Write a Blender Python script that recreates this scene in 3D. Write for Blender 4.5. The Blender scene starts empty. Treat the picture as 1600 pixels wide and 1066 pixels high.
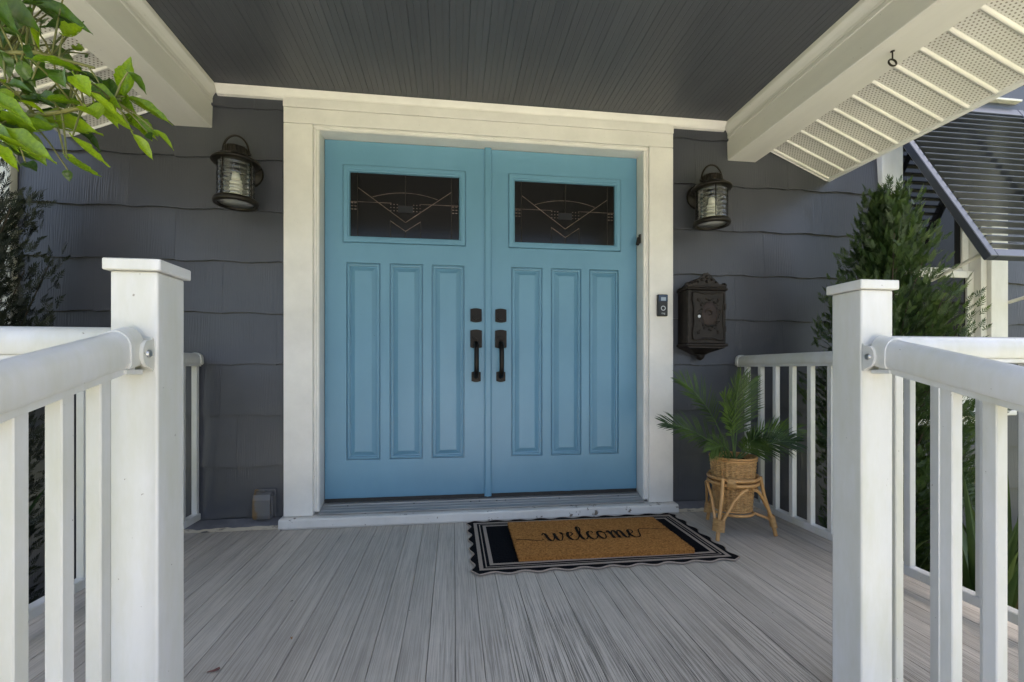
import bpy, bmesh, math, random
from mathutils import Vector, Matrix, noise
R = math.radians
random.seed(7)
S = bpy.context.scene
COL = S.collection

# ------------------------------------------------------------------ camera
cd = bpy.data.cameras.new('camera'); cam = bpy.data.objects.new('camera', cd); COL.objects.link(cam)
cd.sensor_width = 36.0; cd.lens = 16.0; cd.shift_y = 0.0281; cd.clip_start = 0.02; cd.clip_end = 2000
cam.location = (-0.2, -2.597, 0.84); cam.rotation_euler = (R(90), 0, -math.atan(92/711.0))
S.camera = cam
# ------------------------------------------------------------------ sky, sun, exposure
SUN_EL, SUN_AZ = 66, 22       # azimuth clockwise from +Y (the house faces -Y, so the porch is in shade)
w = bpy.data.worlds.new('World'); S.world = w; w.use_nodes = True
nt = w.node_tree; bg = nt.nodes['Background']
sky = nt.nodes.new('ShaderNodeTexSky'); sky.sky_type = 'NISHITA'; sky.sun_disc = False
sky.sun_elevation = R(SUN_EL); sky.sun_rotation = R(SUN_AZ); sky.air_density = 1.0; sky.dust_density = 8.5; sky.ozone_density = 0.15
nt.links.new(sky.outputs[0], bg.inputs['Color']); bg.inputs['Strength'].default_value = 0.15
sd = bpy.data.lights.new('sun', 'SUN'); sd.energy = 4.5; sd.angle = R(1.0); sd.color = (1.0, 0.95, 0.86)
so = bpy.data.objects.new('sun', sd); COL.objects.link(so); so.location = (3, 5, 8)
e, a = R(SUN_EL), R(SUN_AZ)
to_sun = Vector((math.sin(a)*math.cos(e), math.cos(a)*math.cos(e), math.sin(e)))
so.rotation_euler = to_sun.to_track_quat('Z', 'Y').to_euler()
S.view_settings.view_transform = 'Standard'; S.view_settings.look = 'None'
S.view_settings.exposure = 2.25; S.view_settings.gamma = 1.0
S.cycles.max_bounces = 10; S.cycles.diffuse_bounces = 6; S.cycles.transparent_max_bounces = 16
S.cycles.caustics_reflective = False; S.cycles.caustics_refractive = False
S.cycles.sample_clamp_indirect = 4.0

# ------------------------------------------------------------------ materials
def newmat(name):
    m = bpy.data.materials.new(name); m.use_nodes = True
    n = m.node_tree; return m, n, n.nodes['Principled BSDF']
def node(n, t, **kw):
    x = n.nodes.new(t)
    for k, v in kw.items(): setattr(x, k, v)
    return x
def mth(n, op, a, b=None, c=None):
    x = node(n, 'ShaderNodeMath', operation=op)
    for i, v in enumerate((a, b, c)):
        if v is None: continue
        if isinstance(v, (int, float)): x.inputs[i].default_value = v
        else: n.links.new(v, x.inputs[i])
    return x.outputs[0]
def coords(n, scale=(1, 1, 1), rnd=True, src='Object'):
    tc = node(n, 'ShaderNodeTexCoord'); out = tc.outputs[src]
    if src == 'World': pass
    if rnd:
        oi = node(n, 'ShaderNodeObjectInfo')
        v = node(n, 'ShaderNodeVectorMath', operation='SCALE'); cx = node(n, 'ShaderNodeCombineXYZ')
        n.links.new(oi.outputs['Random'], cx.inputs[0]); n.links.new(oi.outputs['Random'], cx.inputs[1]); n.links.new(oi.outputs['Random'], cx.inputs[2])
        n.links.new(cx.outputs[0], v.inputs[0]); v.inputs['Scale'].default_value = 37.0
        ad = node(n, 'ShaderNodeVectorMath', operation='ADD'); n.links.new(out, ad.inputs[0]); n.links.new(v.outputs[0], ad.inputs[1]); out = ad.outputs[0]
    mp = node(n, 'ShaderNodeMapping'); mp.inputs['Scale'].default_value = scale
    n.links.new(out, mp.inputs[0]); return mp.outputs[0]
def noisetex(n, vec, scale, detail=4, rough=0.6, dist=0.0):
    t = node(n, 'ShaderNodeTexNoise'); t.inputs['Scale'].default_value = scale; t.inputs['Detail'].default_value = detail
    t.inputs['Roughness'].default_value = rough; t.inputs['Distortion'].default_value = dist
    n.links.new(vec, t.inputs['Vector']); return t.outputs['Fac']
def ramp(n, fac, stops):
    r = node(n, 'ShaderNodeValToRGB'); el = r.color_ramp.elements
    while len(el) < len(stops): el.new(0.5)
    for e_, (p, c) in zip(el, stops):
        e_.position = p; e_.color = (c if len(c) == 4 else (*c, 1)) if not isinstance(c, (int, float)) else (c, c, c, 1)
    n.links.new(fac, r.inputs[0]); return r.outputs[0]
def mixc(n, fac, a, b, mode='MIX'):
    x = node(n, 'ShaderNodeMix', data_type='RGBA', blend_type=mode)
    if isinstance(fac, (int, float)): x.inputs[0].default_value = fac
    else: n.links.new(fac, x.inputs[0])
    for i, v in ((6, a), (7, b)):
        if isinstance(v, tuple): x.inputs[i].default_value = v if len(v) == 4 else (*v, 1)
        else: n.links.new(v, x.inputs[i])
    return x.outputs[2]
def bump(n, b, h, strength=0.3, dist=0.002, prev=None):
    x = node(n, 'ShaderNodeBump'); x.inputs['Strength'].default_value = strength; x.inputs['Distance'].default_value = dist
    n.links.new(h, x.inputs['Height'])
    if prev is not None: n.links.new(prev, x.inputs['Normal'])
    n.links.new(x.outputs[0], b.inputs['Normal']); return x.outputs[0]
def pmat(name, c1, c2, scale=(1, 1, 1), ns=8, rough=0.5, bs=0.2, bd=0.001, metal=0.0, spec=0.5, fine=0, lo=0.35, hi=0.65):
    m, n, b = newmat(name)
    v = coords(n, scale); f = noisetex(n, v, ns, 5, 0.65)
    n.links.new(ramp(n, f, [(lo, c1), (hi, c2)]), b.inputs['Base Color'])
    b.inputs['Roughness'].default_value = rough; b.inputs['Metallic'].default_value = metal; b.inputs['Specular IOR Level'].default_value = spec
    h = f
    if fine: h = noisetex(n, v, fine, 3, 0.6)
    if bs: bump(n, b, h, bs, bd)
    return m
def chips(name, paint, under, amount=0.70, scale=9, rough=0.45, streak=(1, 1, 1)):
    """old brush paint with small chips and hairline dirt"""
    m, n, b = newmat(name)
    v = coords(n, streak); v2 = coords(n, (1, 1, 1))
    var = noisetex(n, v, 5, 6, 0.65); ch = noisetex(n, v2, scale, 8, 0.72)
    dk = tuple(x*0.86 for x in paint)
    base = ramp(n, var, [(0.3, dk), (0.7, paint)])
    sp = noisetex(n, v2, 95, 2, 0.5)
    base = mixc(n, ramp(n, sp, [(0.74, 0.0), (0.78, 0.55)]), base, tuple(x*0.35 for x in paint))
    mask = ramp(n, ch, [(amount, 0.0), (amount+0.02, 1.0)])
    n.links.new(mixc(n, mask, base, under), b.inputs['Base Color'])
    b.inputs['Roughness'].default_value = rough
    h = mth(n, 'SUBTRACT', mth(n, 'MULTIPLY', noisetex(n, v, 60, 3), 0.3), mask)
    bump(n, b, h, 0.35, 0.0012)
    return m
M = {}
M['trim'] = chips('trim_paint', (0.81, 0.79, 0.75), (0.30, 0.26, 0.20), 0.735, 7, 0.42, (1, 1, 1))
M['sill'] = chips('sill_paint', (0.72, 0.70, 0.66), (0.16, 0.13, 0.10), 0.60, 13, 0.5)
M['beam'] = chips('beam_paint', (0.79, 0.775, 0.74), (0.30, 0.24, 0.16), 0.76, 9, 0.42, (1, 0.2, 1))
M['vinyl'] = pmat('vinyl_white', (0.80, 0.80, 0.80), (0.84, 0.84, 0.83), (1, 1, 0.4), 4, 0.32, 0.05, 0.0005)
def vinyl_dirty():
    m, n, b = newmat('white_railing')
    v = coords(n, (1, 1, 0.35)); v2 = coords(n, (1, 1, 1))
    base = ramp(n, noisetex(n, v, 6, 5), [(0.3, (0.56, 0.56, 0.555)), (0.7, (0.63, 0.63, 0.63))])
    tint = noisetex(n, coords(n, (1, 1, 0.25)), 7, 6, 0.7)
    base = mixc(n, ramp(n, tint, [(0.40, 0.0), (0.70, 0.65)]), base, (0.46, 0.455, 0.345))  # yellow-green tint in broad random patches, stretched along z
    scuff = noisetex(n, coords(n, (1, 1, 3.0)), 11, 7, 0.75)
    base = mixc(n, ramp(n, scuff, [(0.68, 0.0), (0.76, 0.25)]), base, (0.40, 0.39, 0.36))
    sp = noisetex(n, v2, 75, 2, 0.5)
    base = mixc(n, ramp(n, sp, [(0.755, 0.0), (0.775, 0.75)]), base, (0.16, 0.14, 0.11))
    n.links.new(base, b.inputs['Base Color']); b.inputs['Roughness'].default_value = 0.3
    bump(n, b, noisetex(n, v2, 9, 2), 0.06, 0.001); return m
M['rail'] = vinyl_dirty()
M['gasket'] = pmat('rail_joint', (0.25, 0.25, 0.25), (0.4, 0.4, 0.4), rough=0.6)
def door_mat():
    m, n, b = newmat('door_blue')
    v = coords(n, (1, 1, 0.5)); v2 = coords(n)
    base = ramp(n, noisetex(n, v, 3, 5, 0.6), [(0.25, (0.114, 0.262, 0.380)), (0.75, (0.142, 0.308, 0.440))])
    sp = noisetex(n, v2, 60, 2, 0.5)
    base = mixc(n, ramp(n, sp, [(0.80, 0.0), (0.82, 0.6)]), base, (0.03, 0.05, 0.06))
    n.links.new(base, b.inputs['Base Color']); b.inputs['Roughness'].default_value = 0.36
    st = noisetex(n, coords(n, (90, 90, 2.5)), 1.0, 4, 0.6)
    bump(n, b, st, 0.22, 0.0009); return m
M['door'] = door_mat()
M['black'] = pmat('black_rubber', (0.008, 0.008, 0.008), (0.016, 0.016, 0.016), ns=40, rough=0.6)
M['gap'] = pmat('dark_backing', (0.006, 0.006, 0.006), (0.012, 0.012, 0.012), ns=5, rough=0.9)
M['bronze'] = pmat('dark_bronze', (0.004, 0.0035, 0.003), (0.010, 0.007, 0.005), ns=25, rough=0.42, metal=0.6, bs=0.15)
M['lantern'] = pmat('lantern_metal', (0.009, 0.008, 0.006), (0.020, 0.015, 0.010), ns=30, rough=0.42, metal=0.5, bs=0.25)
M['brass'] = pmat('came_copper', (0.15, 0.115, 0.095), (0.30, 0.235, 0.20), ns=20, rough=0.35, metal=1.0, bs=0)
M['lead'] = pmat('came_lead', (0.025, 0.023, 0.02), (0.05, 0.045, 0.04), ns=20, rough=0.5, metal=0.6, bs=0)
M['alu'] = pmat('threshold_metal', (0.33, 0.33, 0.33), (0.46, 0.46, 0.46), (0.5, 8, 8), 8, 0.38, 0.1, metal=0.6)
M['screw'] = pmat('steel', (0.35, 0.35, 0.34), (0.5, 0.5, 0.48), ns=30, rough=0.35, metal=0.9, bs=0)
def glass_door():
    m, n, b = newmat('textured_dark_glass')
    b.inputs['Base Color'].default_value = (0.004, 0.004, 0.004, 1); b.inputs['Roughness'].default_value = 0.10; b.inputs['Specular IOR Level'].default_value = 0.3; b.inputs['IOR'].default_value = 1.5
    v = coords(n); bump(n, b, noisetex(n, v, 220, 2, 0.5), 0.25, 0.0006); return m
M['glass'] = glass_door()
def win_glass():
    m, n, b = newmat('window_glass'); b.inputs['Base Color'].default_value = (0.006, 0.006, 0.007, 1); b.inputs['Roughness'].default_value = 0.04; b.inputs['Specular IOR Level'].default_value = 0.25; return m
M['winglass'] = win_glass()
def lantern_glass():
    m, n, b = newmat('clear_ribbed_glass')
    out = n.nodes['Material Output']
    tr = node(n, 'ShaderNodeBsdfTransparent'); tr.inputs[0].default_value = (0.86, 0.87, 0.84, 1)
    gl = node(n, 'ShaderNodeBsdfGlossy'); gl.inputs['Roughness'].default_value = 0.12
    fr = node(n, 'ShaderNodeFresnel'); fr.inputs[0].default_value = 1.6
    mx = node(n, 'ShaderNodeMixShader'); f2 = mth(n, 'MULTIPLY_ADD', fr.outputs[0], 0.9, 0.10)
    n.links.new(f2, mx.inputs[0]); n.links.new(tr.outputs[0], mx.inputs[1]); n.links.new(gl.outputs[0], mx.inputs[2])
    n.links.new(mx.outputs[0], out.inputs[0]); return m
M['lglass'] = lantern_glass()
M['frost'] = pmat('frosted_glass_disc', (0.32, 0.33, 0.33), (0.42, 0.43, 0.42), ns=10, rough=0.3, bs=0)
M['bulb'] = pmat('bulb_white', (0.82, 0.80, 0.72), (0.86, 0.84, 0.78), ns=10, rough=0.35, bs=0)
def shingle_mat():
    m, n, b = newmat('grey_shingle_paint')
    vw = coords(n, (1, 1, 1)); v = coords(n, (70, 70, 3.0))
    base = ramp(n, noisetex(n, vw, 2.2, 5, 0.6), [(0.3, (0.050, 0.053, 0.064)), (0.7, (0.066, 0.070, 0.083))])
    oi = node(n, 'ShaderNodeObjectInfo'); rr = mth(n, 'MULTIPLY_ADD', oi.outputs['Random'], 0.05, 0.975)
    hv = node(n, 'ShaderNodeHueSaturation'); n.links.new(rr, hv.inputs['Value']); n.links.new(base, hv.inputs['Color'])
    sp = noisetex(n, vw, 33, 2, 0.5)
    base = mixc(n, ramp(n, sp, [(0.78, 0.0), (0.80, 0.6)]), hv.outputs[0], (0.02, 0.02, 0.022))
    n.links.new(base, b.inputs['Base Color']); b.inputs['Roughness'].default_value = 0.34; b.inputs['Specular IOR Level'].default_value = 0.5
    g = noisetex(n, v, 1.0, 4, 0.65, 0.6)
    wv = node(n, 'ShaderNodeTexWave', wave_type='BANDS', bands_direction='X'); wv.inputs['Scale'].default_value = 26; wv.inputs['Distortion'].default_value = 9; wv.inputs['Detail'].default_value = 3; wv.inputs['Detail Scale'].default_value = 1.2
    n.links.new(coords(n, (1, 1, 0.10)), wv.inputs['Vector'])
    pm = ramp(n, noisetex(n, vw, 4.2, 3), [(0.44, 0.12), (0.70, 1.0)])
    h = mth(n, 'MULTIPLY', mth(n, 'ADD', mth(n, 'MULTIPLY', wv.outputs['Fac'], 0.9), mth(n, 'MULTIPLY', g, 0.9)), pm)
    bump(n, b, h, 0.50, 0.0018); return m
M['shingle'] = shingle_mat()
M['edge'] = pmat('chipped_grey_board', (0.09, 0.085, 0.08), (0.46, 0.40, 0.30), (1, 3, 3), 14, 0.7, 0.6, 0.002, lo=0.36, hi=0.48)
def deck_mat():
    m, n, b = newmat('weathered_deck_paint')
    g1 = noisetex(n, coords(n, (260, 3.4, 20)), 1.0, 7, 0.72, 0.35)
    g2 = noisetex(n, coords(n, (28, 1.0, 10)), 1.0, 4, 0.6, 1.2)
    ge = node(n, 'ShaderNodeNewGeometry'); pos = ge.outputs['Position']
    lowf = noisetex(n, pos, 1.7, 4, 0.6); blot = noisetex(n, pos, 5.0, 6, 0.7)
    sx = node(n, 'ShaderNodeSeparateXYZ'); n.links.new(pos, sx.inputs[0])
    # foot traffic wears the paint in front of the steps
    dx = mth(n, 'MULTIPLY', mth(n, 'SUBTRACT', sx.outputs[0], 0.35), 1.1); dy = mth(n, 'MULTIPLY', mth(n, 'ADD', sx.outputs[1], 1.55), 1.6)
    dist = mth(n, 'SQRT', mth(n, 'ADD', mth(n, 'MULTIPLY', dx, dx), mth(n, 'MULTIPLY', dy, dy)))
    wear = mth(n, 'ADD', mth(n, 'SUBTRACT', 1.05, dist), mth(n, 'MULTIPLY', mth(n, 'SUBTRACT', lowf, 0.5), 1.6))
    oi = node(n, 'ShaderNodeObjectInfo'); wear = mth(n, 'ADD', wear, mth(n, 'MULTIPLY', mth(n, 'SUBTRACT', oi.outputs['Random'], 0.5), 0.7))
    wearc = ramp(n, wear, [(0.05, 0.40), (0.85, 1.0)])
    base = ramp(n, g2, [(0.3, (0.465, 0.420, 0.360)), (0.7, (0.560, 0.512, 0.446))])
    base = mixc(n, ramp(n, blot, [(0.35, 0.0), (0.75, 0.30)]), base, (0.29, 0.255, 0.21))
    streak = ramp(n, g1, [(0.42, 1.0), (0.55, 0.0)])
    fac = mth(n, 'MULTIPLY', mth(n, 'MULTIPLY', streak, wearc), 0.92)
    base = mixc(n, fac, base, (0.085, 0.077, 0.064))
    rr = mth(n, 'MULTIPLY_ADD', oi.outputs['Random'], 0.20, 0.90)
    hv = node(n, 'ShaderNodeHueSaturation'); n.links.new(rr, hv.inputs['Value']); n.links.new(base, hv.inputs['Color'])
    sp = noisetex(n, pos, 24, 2, 0.5)
    base = mixc(n, ramp(n, sp, [(0.765, 0.0), (0.785, 0.75)]), hv.outputs[0], (0.06, 0.05, 0.04))
    n.links.new(base, b.inputs['Base Color']); b.inputs['Roughness'].default_value = 0.46; b.inputs['Specular IOR Level'].default_value = 0.38
    bump(n, b, mth(n, 'MULTIPLY', g1, wearc), 0.7, 0.0018); return m
M['deck'] = deck_mat()
M['ceil'] = pmat('ceiling_dark_grey', (0.063, 0.068, 0.080), (0.079, 0.085, 0.098), (1, 0.25, 1), 6, 0.45, 0.12, 0.0012)
def soffit_mat():
    m, n, b = newmat('perforated_vinyl')
    tc = node(n, 'ShaderNodeTexCoord'); sp = node(n, 'ShaderNodeSeparateXYZ'); n.links.new(tc.outputs['Object'], sp.inputs[0])
    # local x along the slope, local y across the panel
    fy = mth(n, 'MULTIPLY', sp.outputs[1], 1/0.0118); row = mth(n, 'FLOOR', fy)
    fx = mth(n, 'ADD', mth(n, 'MULTIPLY', sp.outputs[0], 1/0.0170), mth(n, 'MULTIPLY', row, 0.5))
    ax = mth(n, 'MULTIPLY', mth(n, 'SUBTRACT', mth(n, 'FRACT', fx), 0.5), 0.0170)
    ay = mth(n, 'MULTIPLY', mth(n, 'SUBTRACT', mth(n, 'FRACT', fy), 0.5), 0.0118)
    d = mth(n, 'SQRT', mth(n, 'ADD', mth(n, 'MULTIPLY', ax, ax), mth(n, 'MULTIPLY', ay, ay)))
    inside = mth(n, 'MULTIPLY', mth(n, 'GREATER_THAN', sp.outputs[1], 0.004), mth(n, 'LESS_THAN', sp.outputs[1], 0.087))
    hole = mth(n, 'MULTIPLY', mth(n, 'LESS_THAN', d, 0.0034), inside)
    base = ramp(n, noisetex(n, coords(n), 5, 5), [(0.3, (0.71, 0.70, 0.645)), (0.7, (0.79, 0.78, 0.73))])
    n.links.new(mixc(n, hole, base, (0.27, 0.25, 0.195)), b.inputs['Base Color']); b.inputs['Roughness'].default_value = 0.38
    return m
M['soffit'] = soffit_mat()
M['iron'] = pmat('cast_iron_brown', (0.010, 0.0075, 0.006), (0.026, 0.019, 0.015), ns=28, rough=0.55, metal=0.35, bs=0.5, bd=0.002)
M['iron_red'] = pmat('cast_iron_rust', (0.018, 0.011, 0.009), (0.036, 0.021, 0.017), ns=35, rough=0.6, metal=0.2, bs=0.5, bd=0.002)
M['belly'] = pmat('doorbell_black', (0.003, 0.003, 0.0035), (0.005, 0.005, 0.006), rough=0.35, bs=0)
M['bellblue'] = pmat('doorbell_lens_panel', (0.02, 0.035, 0.07), (0.03, 0.05, 0.10), ns=3, rough=0.1, bs=0)
M['belllens'] = pmat('doorbell_reflector', (0.22, 0.28, 0.38), (0.32, 0.38, 0.46), ns=3, rough=0.1, bs=0)
M['silver'] = pmat('silver_ring', (0.45, 0.45, 0.45), (0.55, 0.55, 0.55), rough=0.3, metal=0.7, bs=0)
def outlet_mat():
    m, n, b = newmat('stained_grey_plastic')
    tc = node(n, 'ShaderNodeTexCoord'); sp = node(n, 'ShaderNodeSeparateXYZ'); n.links.new(tc.outputs['Object'], sp.inputs[0])
    f = mth(n, 'ADD', mth(n, 'MULTIPLY', sp.outputs[0], 14.0), mth(n, 'MULTIPLY', noisetex(n, coords(n), 18, 4), 1.2))
    c = ramp(n, f, [(0.10, (0.15, 0.095, 0.04)), (0.34, (0.125, 0.122, 0.115)), (0.9, (0.115, 0.115, 0.12))])
    n.links.new(c, b.inputs['Base Color']); b.inputs['Roughness'].default_value = 0.45; return m
M['outlet'] = outlet_mat()
M['rugblack'] = pmat('rug_black', (0.003, 0.003, 0.004), (0.010, 0.010, 0.012), ns=120, rough=0.95, bs=0.5, bd=0.002, spec=0.06)
M['rugtan'] = pmat('rug_taupe', (0.27, 0.22, 0.18), (0.37, 0.31, 0.26), ns=160, rough=0.95, bs=0.5, bd=0.002, spec=0.15)
M['coir'] = pmat('coir_fibre', (0.20, 0.082, 0.020), (0.50, 0.235, 0.068), (1, 1, 1), 130, 0.95, 0.9, 0.004, spec=0.1)
M['ink'] = pmat('printed_black', (0.008, 0.007, 0.006), (0.022, 0.016, 0.010), ns=130, rough=0.95, bs=0.9, bd=0.004, spec=0.1)
M['wicker'] = pmat('wicker_cane', (0.33, 0.18, 0.062), (0.58, 0.36, 0.150), (1, 1, 3), 22, 0.5, 0.3, 0.001)
M['rattan'] = pmat('rattan_pole', (0.42, 0.225, 0.078), (0.58, 0.330, 0.125), (1, 1, 0.6), 12, 0.38, 0.15, 0.001)
M['soil'] = pmat('potting_soil', (0.012, 0.008, 0.005), (0.035, 0.024, 0.015), ns=60, rough=0.95, bs=0.8, bd=0.01)
M['mulch'] = pmat('bark_mulch', (0.018, 0.012, 0.008), (0.075, 0.048, 0.030), ns=22, rough=0.95, bs=0.9, bd=0.02)
def leafmat(name, c1, c2, trans=0.35, ns=14, rough=0.45, tcol=None):
    m, n, b = newmat(name); out = n.nodes['Material Output']
    oi = node(n, 'ShaderNodeObjectInfo')
    f = mth(n, 'ADD', mth(n, 'MULTIPLY', noisetex(n, coords(n), ns, 3), 0.7), mth(n, 'MULTIPLY', oi.outputs['Random'], 0.3))
    c = ramp(n, f, [(0.32, c1), (0.68, c2)]); n.links.new(c, b.inputs['Base Color']); b.inputs['Roughness'].default_value = rough
    if trans:
        t = node(n, 'ShaderNodeBsdfTranslucent')
        hv = node(n, 'ShaderNodeHueSaturation'); hv.inputs['Hue'].default_value = 0.47; hv.inputs['Value'].default_value = 1.45; n.links.new(c, hv.inputs['Color']); n.links.new(hv.outputs[0], t.inputs[0])
        mx = node(n, 'ShaderNodeMixShader'); mx.inputs[0].default_value = trans
        n.links.new(b.outputs[0], mx.inputs[1]); n.links.new(t.outputs[0], mx.inputs[2]); n.links.new(mx.outputs[0], out.inputs[0])
    return m
M['palm'] = leafmat('palm_green', (0.020, 0.050, 0.010), (0.105, 0.180, 0.030), 0.3, 9, 0.38)
M['palmstem'] = pmat('palm_stem', (0.05, 0.10, 0.025), (0.09, 0.15, 0.04), rough=0.45, bs=0)
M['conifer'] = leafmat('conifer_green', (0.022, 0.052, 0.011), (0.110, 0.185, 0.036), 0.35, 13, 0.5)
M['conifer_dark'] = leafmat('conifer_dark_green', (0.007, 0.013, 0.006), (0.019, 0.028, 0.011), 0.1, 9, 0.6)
M['bark'] = pmat('bark', (0.04, 0.028, 0.02), (0.10, 0.075, 0.05), (1, 1, 0.2), 30, 0.9, 0.8, 0.006)
M['leaf'] = leafmat('sunlit_leaf', (0.115, 0.230, 0.005), (0.290, 0.440, 0.012), 0.45, 18, 0.35)  # bright copy: sunlit tone put into the leaf colour
M['leafshaded'] = leafmat('shaded_leaf', (0.024, 0.066, 0.005), (0.075, 0.155, 0.010), 0.3, 18, 0.35)  # dark copy of the same leaf, shade put into its colour
M['twig'] = pmat('green_twig', (0.10, 0.12, 0.03), (0.20, 0.19, 0.06), ns=20, rough=0.6)
M['sword'] = leafmat('strap_leaf', (0.022, 0.050, 0.012), (0.075, 0.120, 0.030), 0.25, 5, 0.4)
M['swordy'] = leafmat('strap_leaf_yellowing', (0.10, 0.10, 0.03), (0.22, 0.17, 0.06), 0.25, 5, 0.45)
M['grass'] = pmat('lawn', (0.085, 0.100, 0.050), (0.15, 0.155, 0.085), ns=3, rough=0.9, bs=0.4, bd=0.02)
M['concrete'] = pmat('concrete', (0.42, 0.405, 0.385), (0.52, 0.505, 0.48), ns=4, rough=0.85, bs=0.2)
M['awning'] = pmat('awning_slate_paint', (0.044, 0.052, 0.070), (0.060, 0.069, 0.090), ns=6, rough=0.3, bs=0.05)
M['wintrim'] = pmat('window_trim_paint', (0.66, 0.65, 0.58), (0.78, 0.77, 0.71), (1, 1, 0.4), 6, 0.45, 0.15)
M['roof'] = pmat('roof_shingle', (0.05, 0.05, 0.05), (0.09, 0.09, 0.09), ns=20, rough=0.9)
M['foundation'] = pmat('painted_foundation', (0.10, 0.10, 0.11), (0.15, 0.15, 0.16), ns=8, rough=0.8)

# ------------------------------------------------------------------ mesh builder
class MB:
    def __init__(s): s.v = []; s.f = []; s.m = []; s.sm = []
    def add(s, vs, fs, mi=0, smooth=False):
        o = len(s.v); s.v += [tuple(p) for p in vs]
        for f in fs: s.f.append([o+i for i in f]); s.m.append(mi); s.sm.append(smooth)
        return s
    def box(s, x0, x1, y0, y1, z0, z1, b=0.0, mi=0, mat=None, seg=1):
        bm = bmesh.new(); bmesh.ops.create_cube(bm, size=1.0)
        for v in bm.verts: v.co = Vector(((x0+x1)/2+v.co.x*(x1-x0), (y0+y1)/2+v.co.y*(y1-y0), (z0+z1)/2+v.co.z*(z1-z0)))
        if b > 0: bmesh.ops.bevel(bm, geom=bm.edges[:], offset=b, segments=seg, affect='EDGES', profile=0.5)
        bm.verts.index_update()
        vs = [v.co.copy() if mat is None else mat @ v.co for v in bm.verts]
        s.add(vs, [[v.index for v in f.verts] for f in bm.faces], mi); bm.free(); return s
    def tube(s, pts, r, n=8, mi=0, cap=True, smooth=True, flat=None):
        pts = [Vector(p) for p in pts]; k = len(pts); rs = r if isinstance(r, (list, tuple)) else [r]*k
        vs = []; up = None
        for i in range(k):
            t = (pts[min(i+1, k-1)]-pts[max(i-1, 0)]).normalized()
            if up is None: up = t.orthogonal().normalized()
            up = (up-t*up.dot(t)); up = up.normalized() if up.length > 1e-6 else t.orthogonal().normalized()
            bi = t.cross(up)
            for j in range(n):
                an = 2*math.pi*j/n; vs.append(pts[i]+(up*math.cos(an)+bi*math.sin(an))*rs[i])
        fs = [[i*n+j, i*n+(j+1) % n, (i+1)*n+(j+1) % n, (i+1)*n+j] for i in range(k-1) for j in range(n)]
        s.add(vs, fs, mi, smooth)
        if cap: s.add([vs[j] for j in range(n)], [list(range(n))[::-1]], mi); s.add([vs[(k-1)*n+j] for j in range(n)], [list(range(n))], mi)
        return s
    def lathe(s, prof, n=32, c=(0, 0, 0), mi=0, smooth=True, wob=None):
        vs = []
        for i, (r, z) in enumerate(prof):
            for j in range(n):
                an = 2*math.pi*j/n; rr = r+(wob(i, j) if wob else 0)
                vs.append((c[0]+rr*math.cos(an), c[1]+rr*math.sin(an), c[2]+z))
        fs = [[i*n+j, i*n+(j+1) % n, (i+1)*n+(j+1) % n, (i+1)*n+j] for i in range(len(prof)-1) for j in range(n)]
        return s.add(vs, fs, mi, smooth)
    def prism(s, poly, axis, a, b, mi=0, smooth=False):
        """poly in the two other axes (order x,y,z without axis), extruded along axis a..b"""
        def P(p, t): return (t, p[0], p[1]) if axis == 'x' else ((p[0], t, p[1]) if axis == 'y' else (p[0], p[1], t))
        n = len(poly); vs = [P(p, a) for p in poly]+[P(p, b) for p in poly]
        s.add(vs, [[i, (i+1) % n, n+(i+1) % n, n+i] for i in range(n)], mi, smooth)
        s.add(vs[:n], [list(range(n))[::-1]], mi); s.add(vs[n:], [list(range(n))], mi); return s
    def mesh(s, name, mats):
        me = bpy.data.meshes.new(name); me.from_pydata(s.v, [], s.f)
        for m in mats: me.materials.append(M[m])
        me.polygons.foreach_set('material_index', s.m); me.polygons.foreach_set('use_smooth', s.sm)
        bm = bmesh.new(); bm.from_mesh(me); bmesh.ops.recalc_face_normals(bm, faces=bm.faces[:]); bm.to_mesh(me); bm.free()
        me.update(); return me
    def build(s, name, mats, parent=None, loc=None, rot=None):
        if isinstance(mats, str): mats = [mats]
        return put(name, s.mesh(name, mats), parent, loc, rot)
    def raw(s, name, mats, parent=None, loc=None):
        if isinstance(mats, str): mats = [mats]
        me = bpy.data.meshes.new(name); me.from_pydata(s.v, [], s.f)
        for m in mats: me.materials.append(M[m])
        me.polygons.foreach_set('material_index', s.m); me.polygons.foreach_set('use_smooth', s.sm)
        return put(name, me, parent, loc)
def put(name, me, parent=None, loc=None, rot=None):
    o = bpy.data.objects.new(name, me); COL.objects.link(o)
    if parent is not None: o.parent = parent
    if loc is not None: o.location = loc
    if rot is not None: o.rotation_euler = rot
    return o
def thing(name, label, cat, loc=(0, 0, 0), group=None):
    o = bpy.data.objects.new(name, None); COL.objects.link(o); o.location = loc; o.empty_display_size = 0.1
    return tag(o, label, cat, group)
def tag(o, label, cat, group=None):
    o['label'] = label; o['category'] = cat
    if group: o['group'] = group
    return o
def struct(o): o['kind'] = 'structure'; return o
def copy_tree(o, parent=None):
    c = o.copy(); COL.objects.link(c); c.parent = parent
    for ch in [x for x in bpy.data.objects if x.parent == o]: copy_tree(ch, c)
    return c

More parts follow.
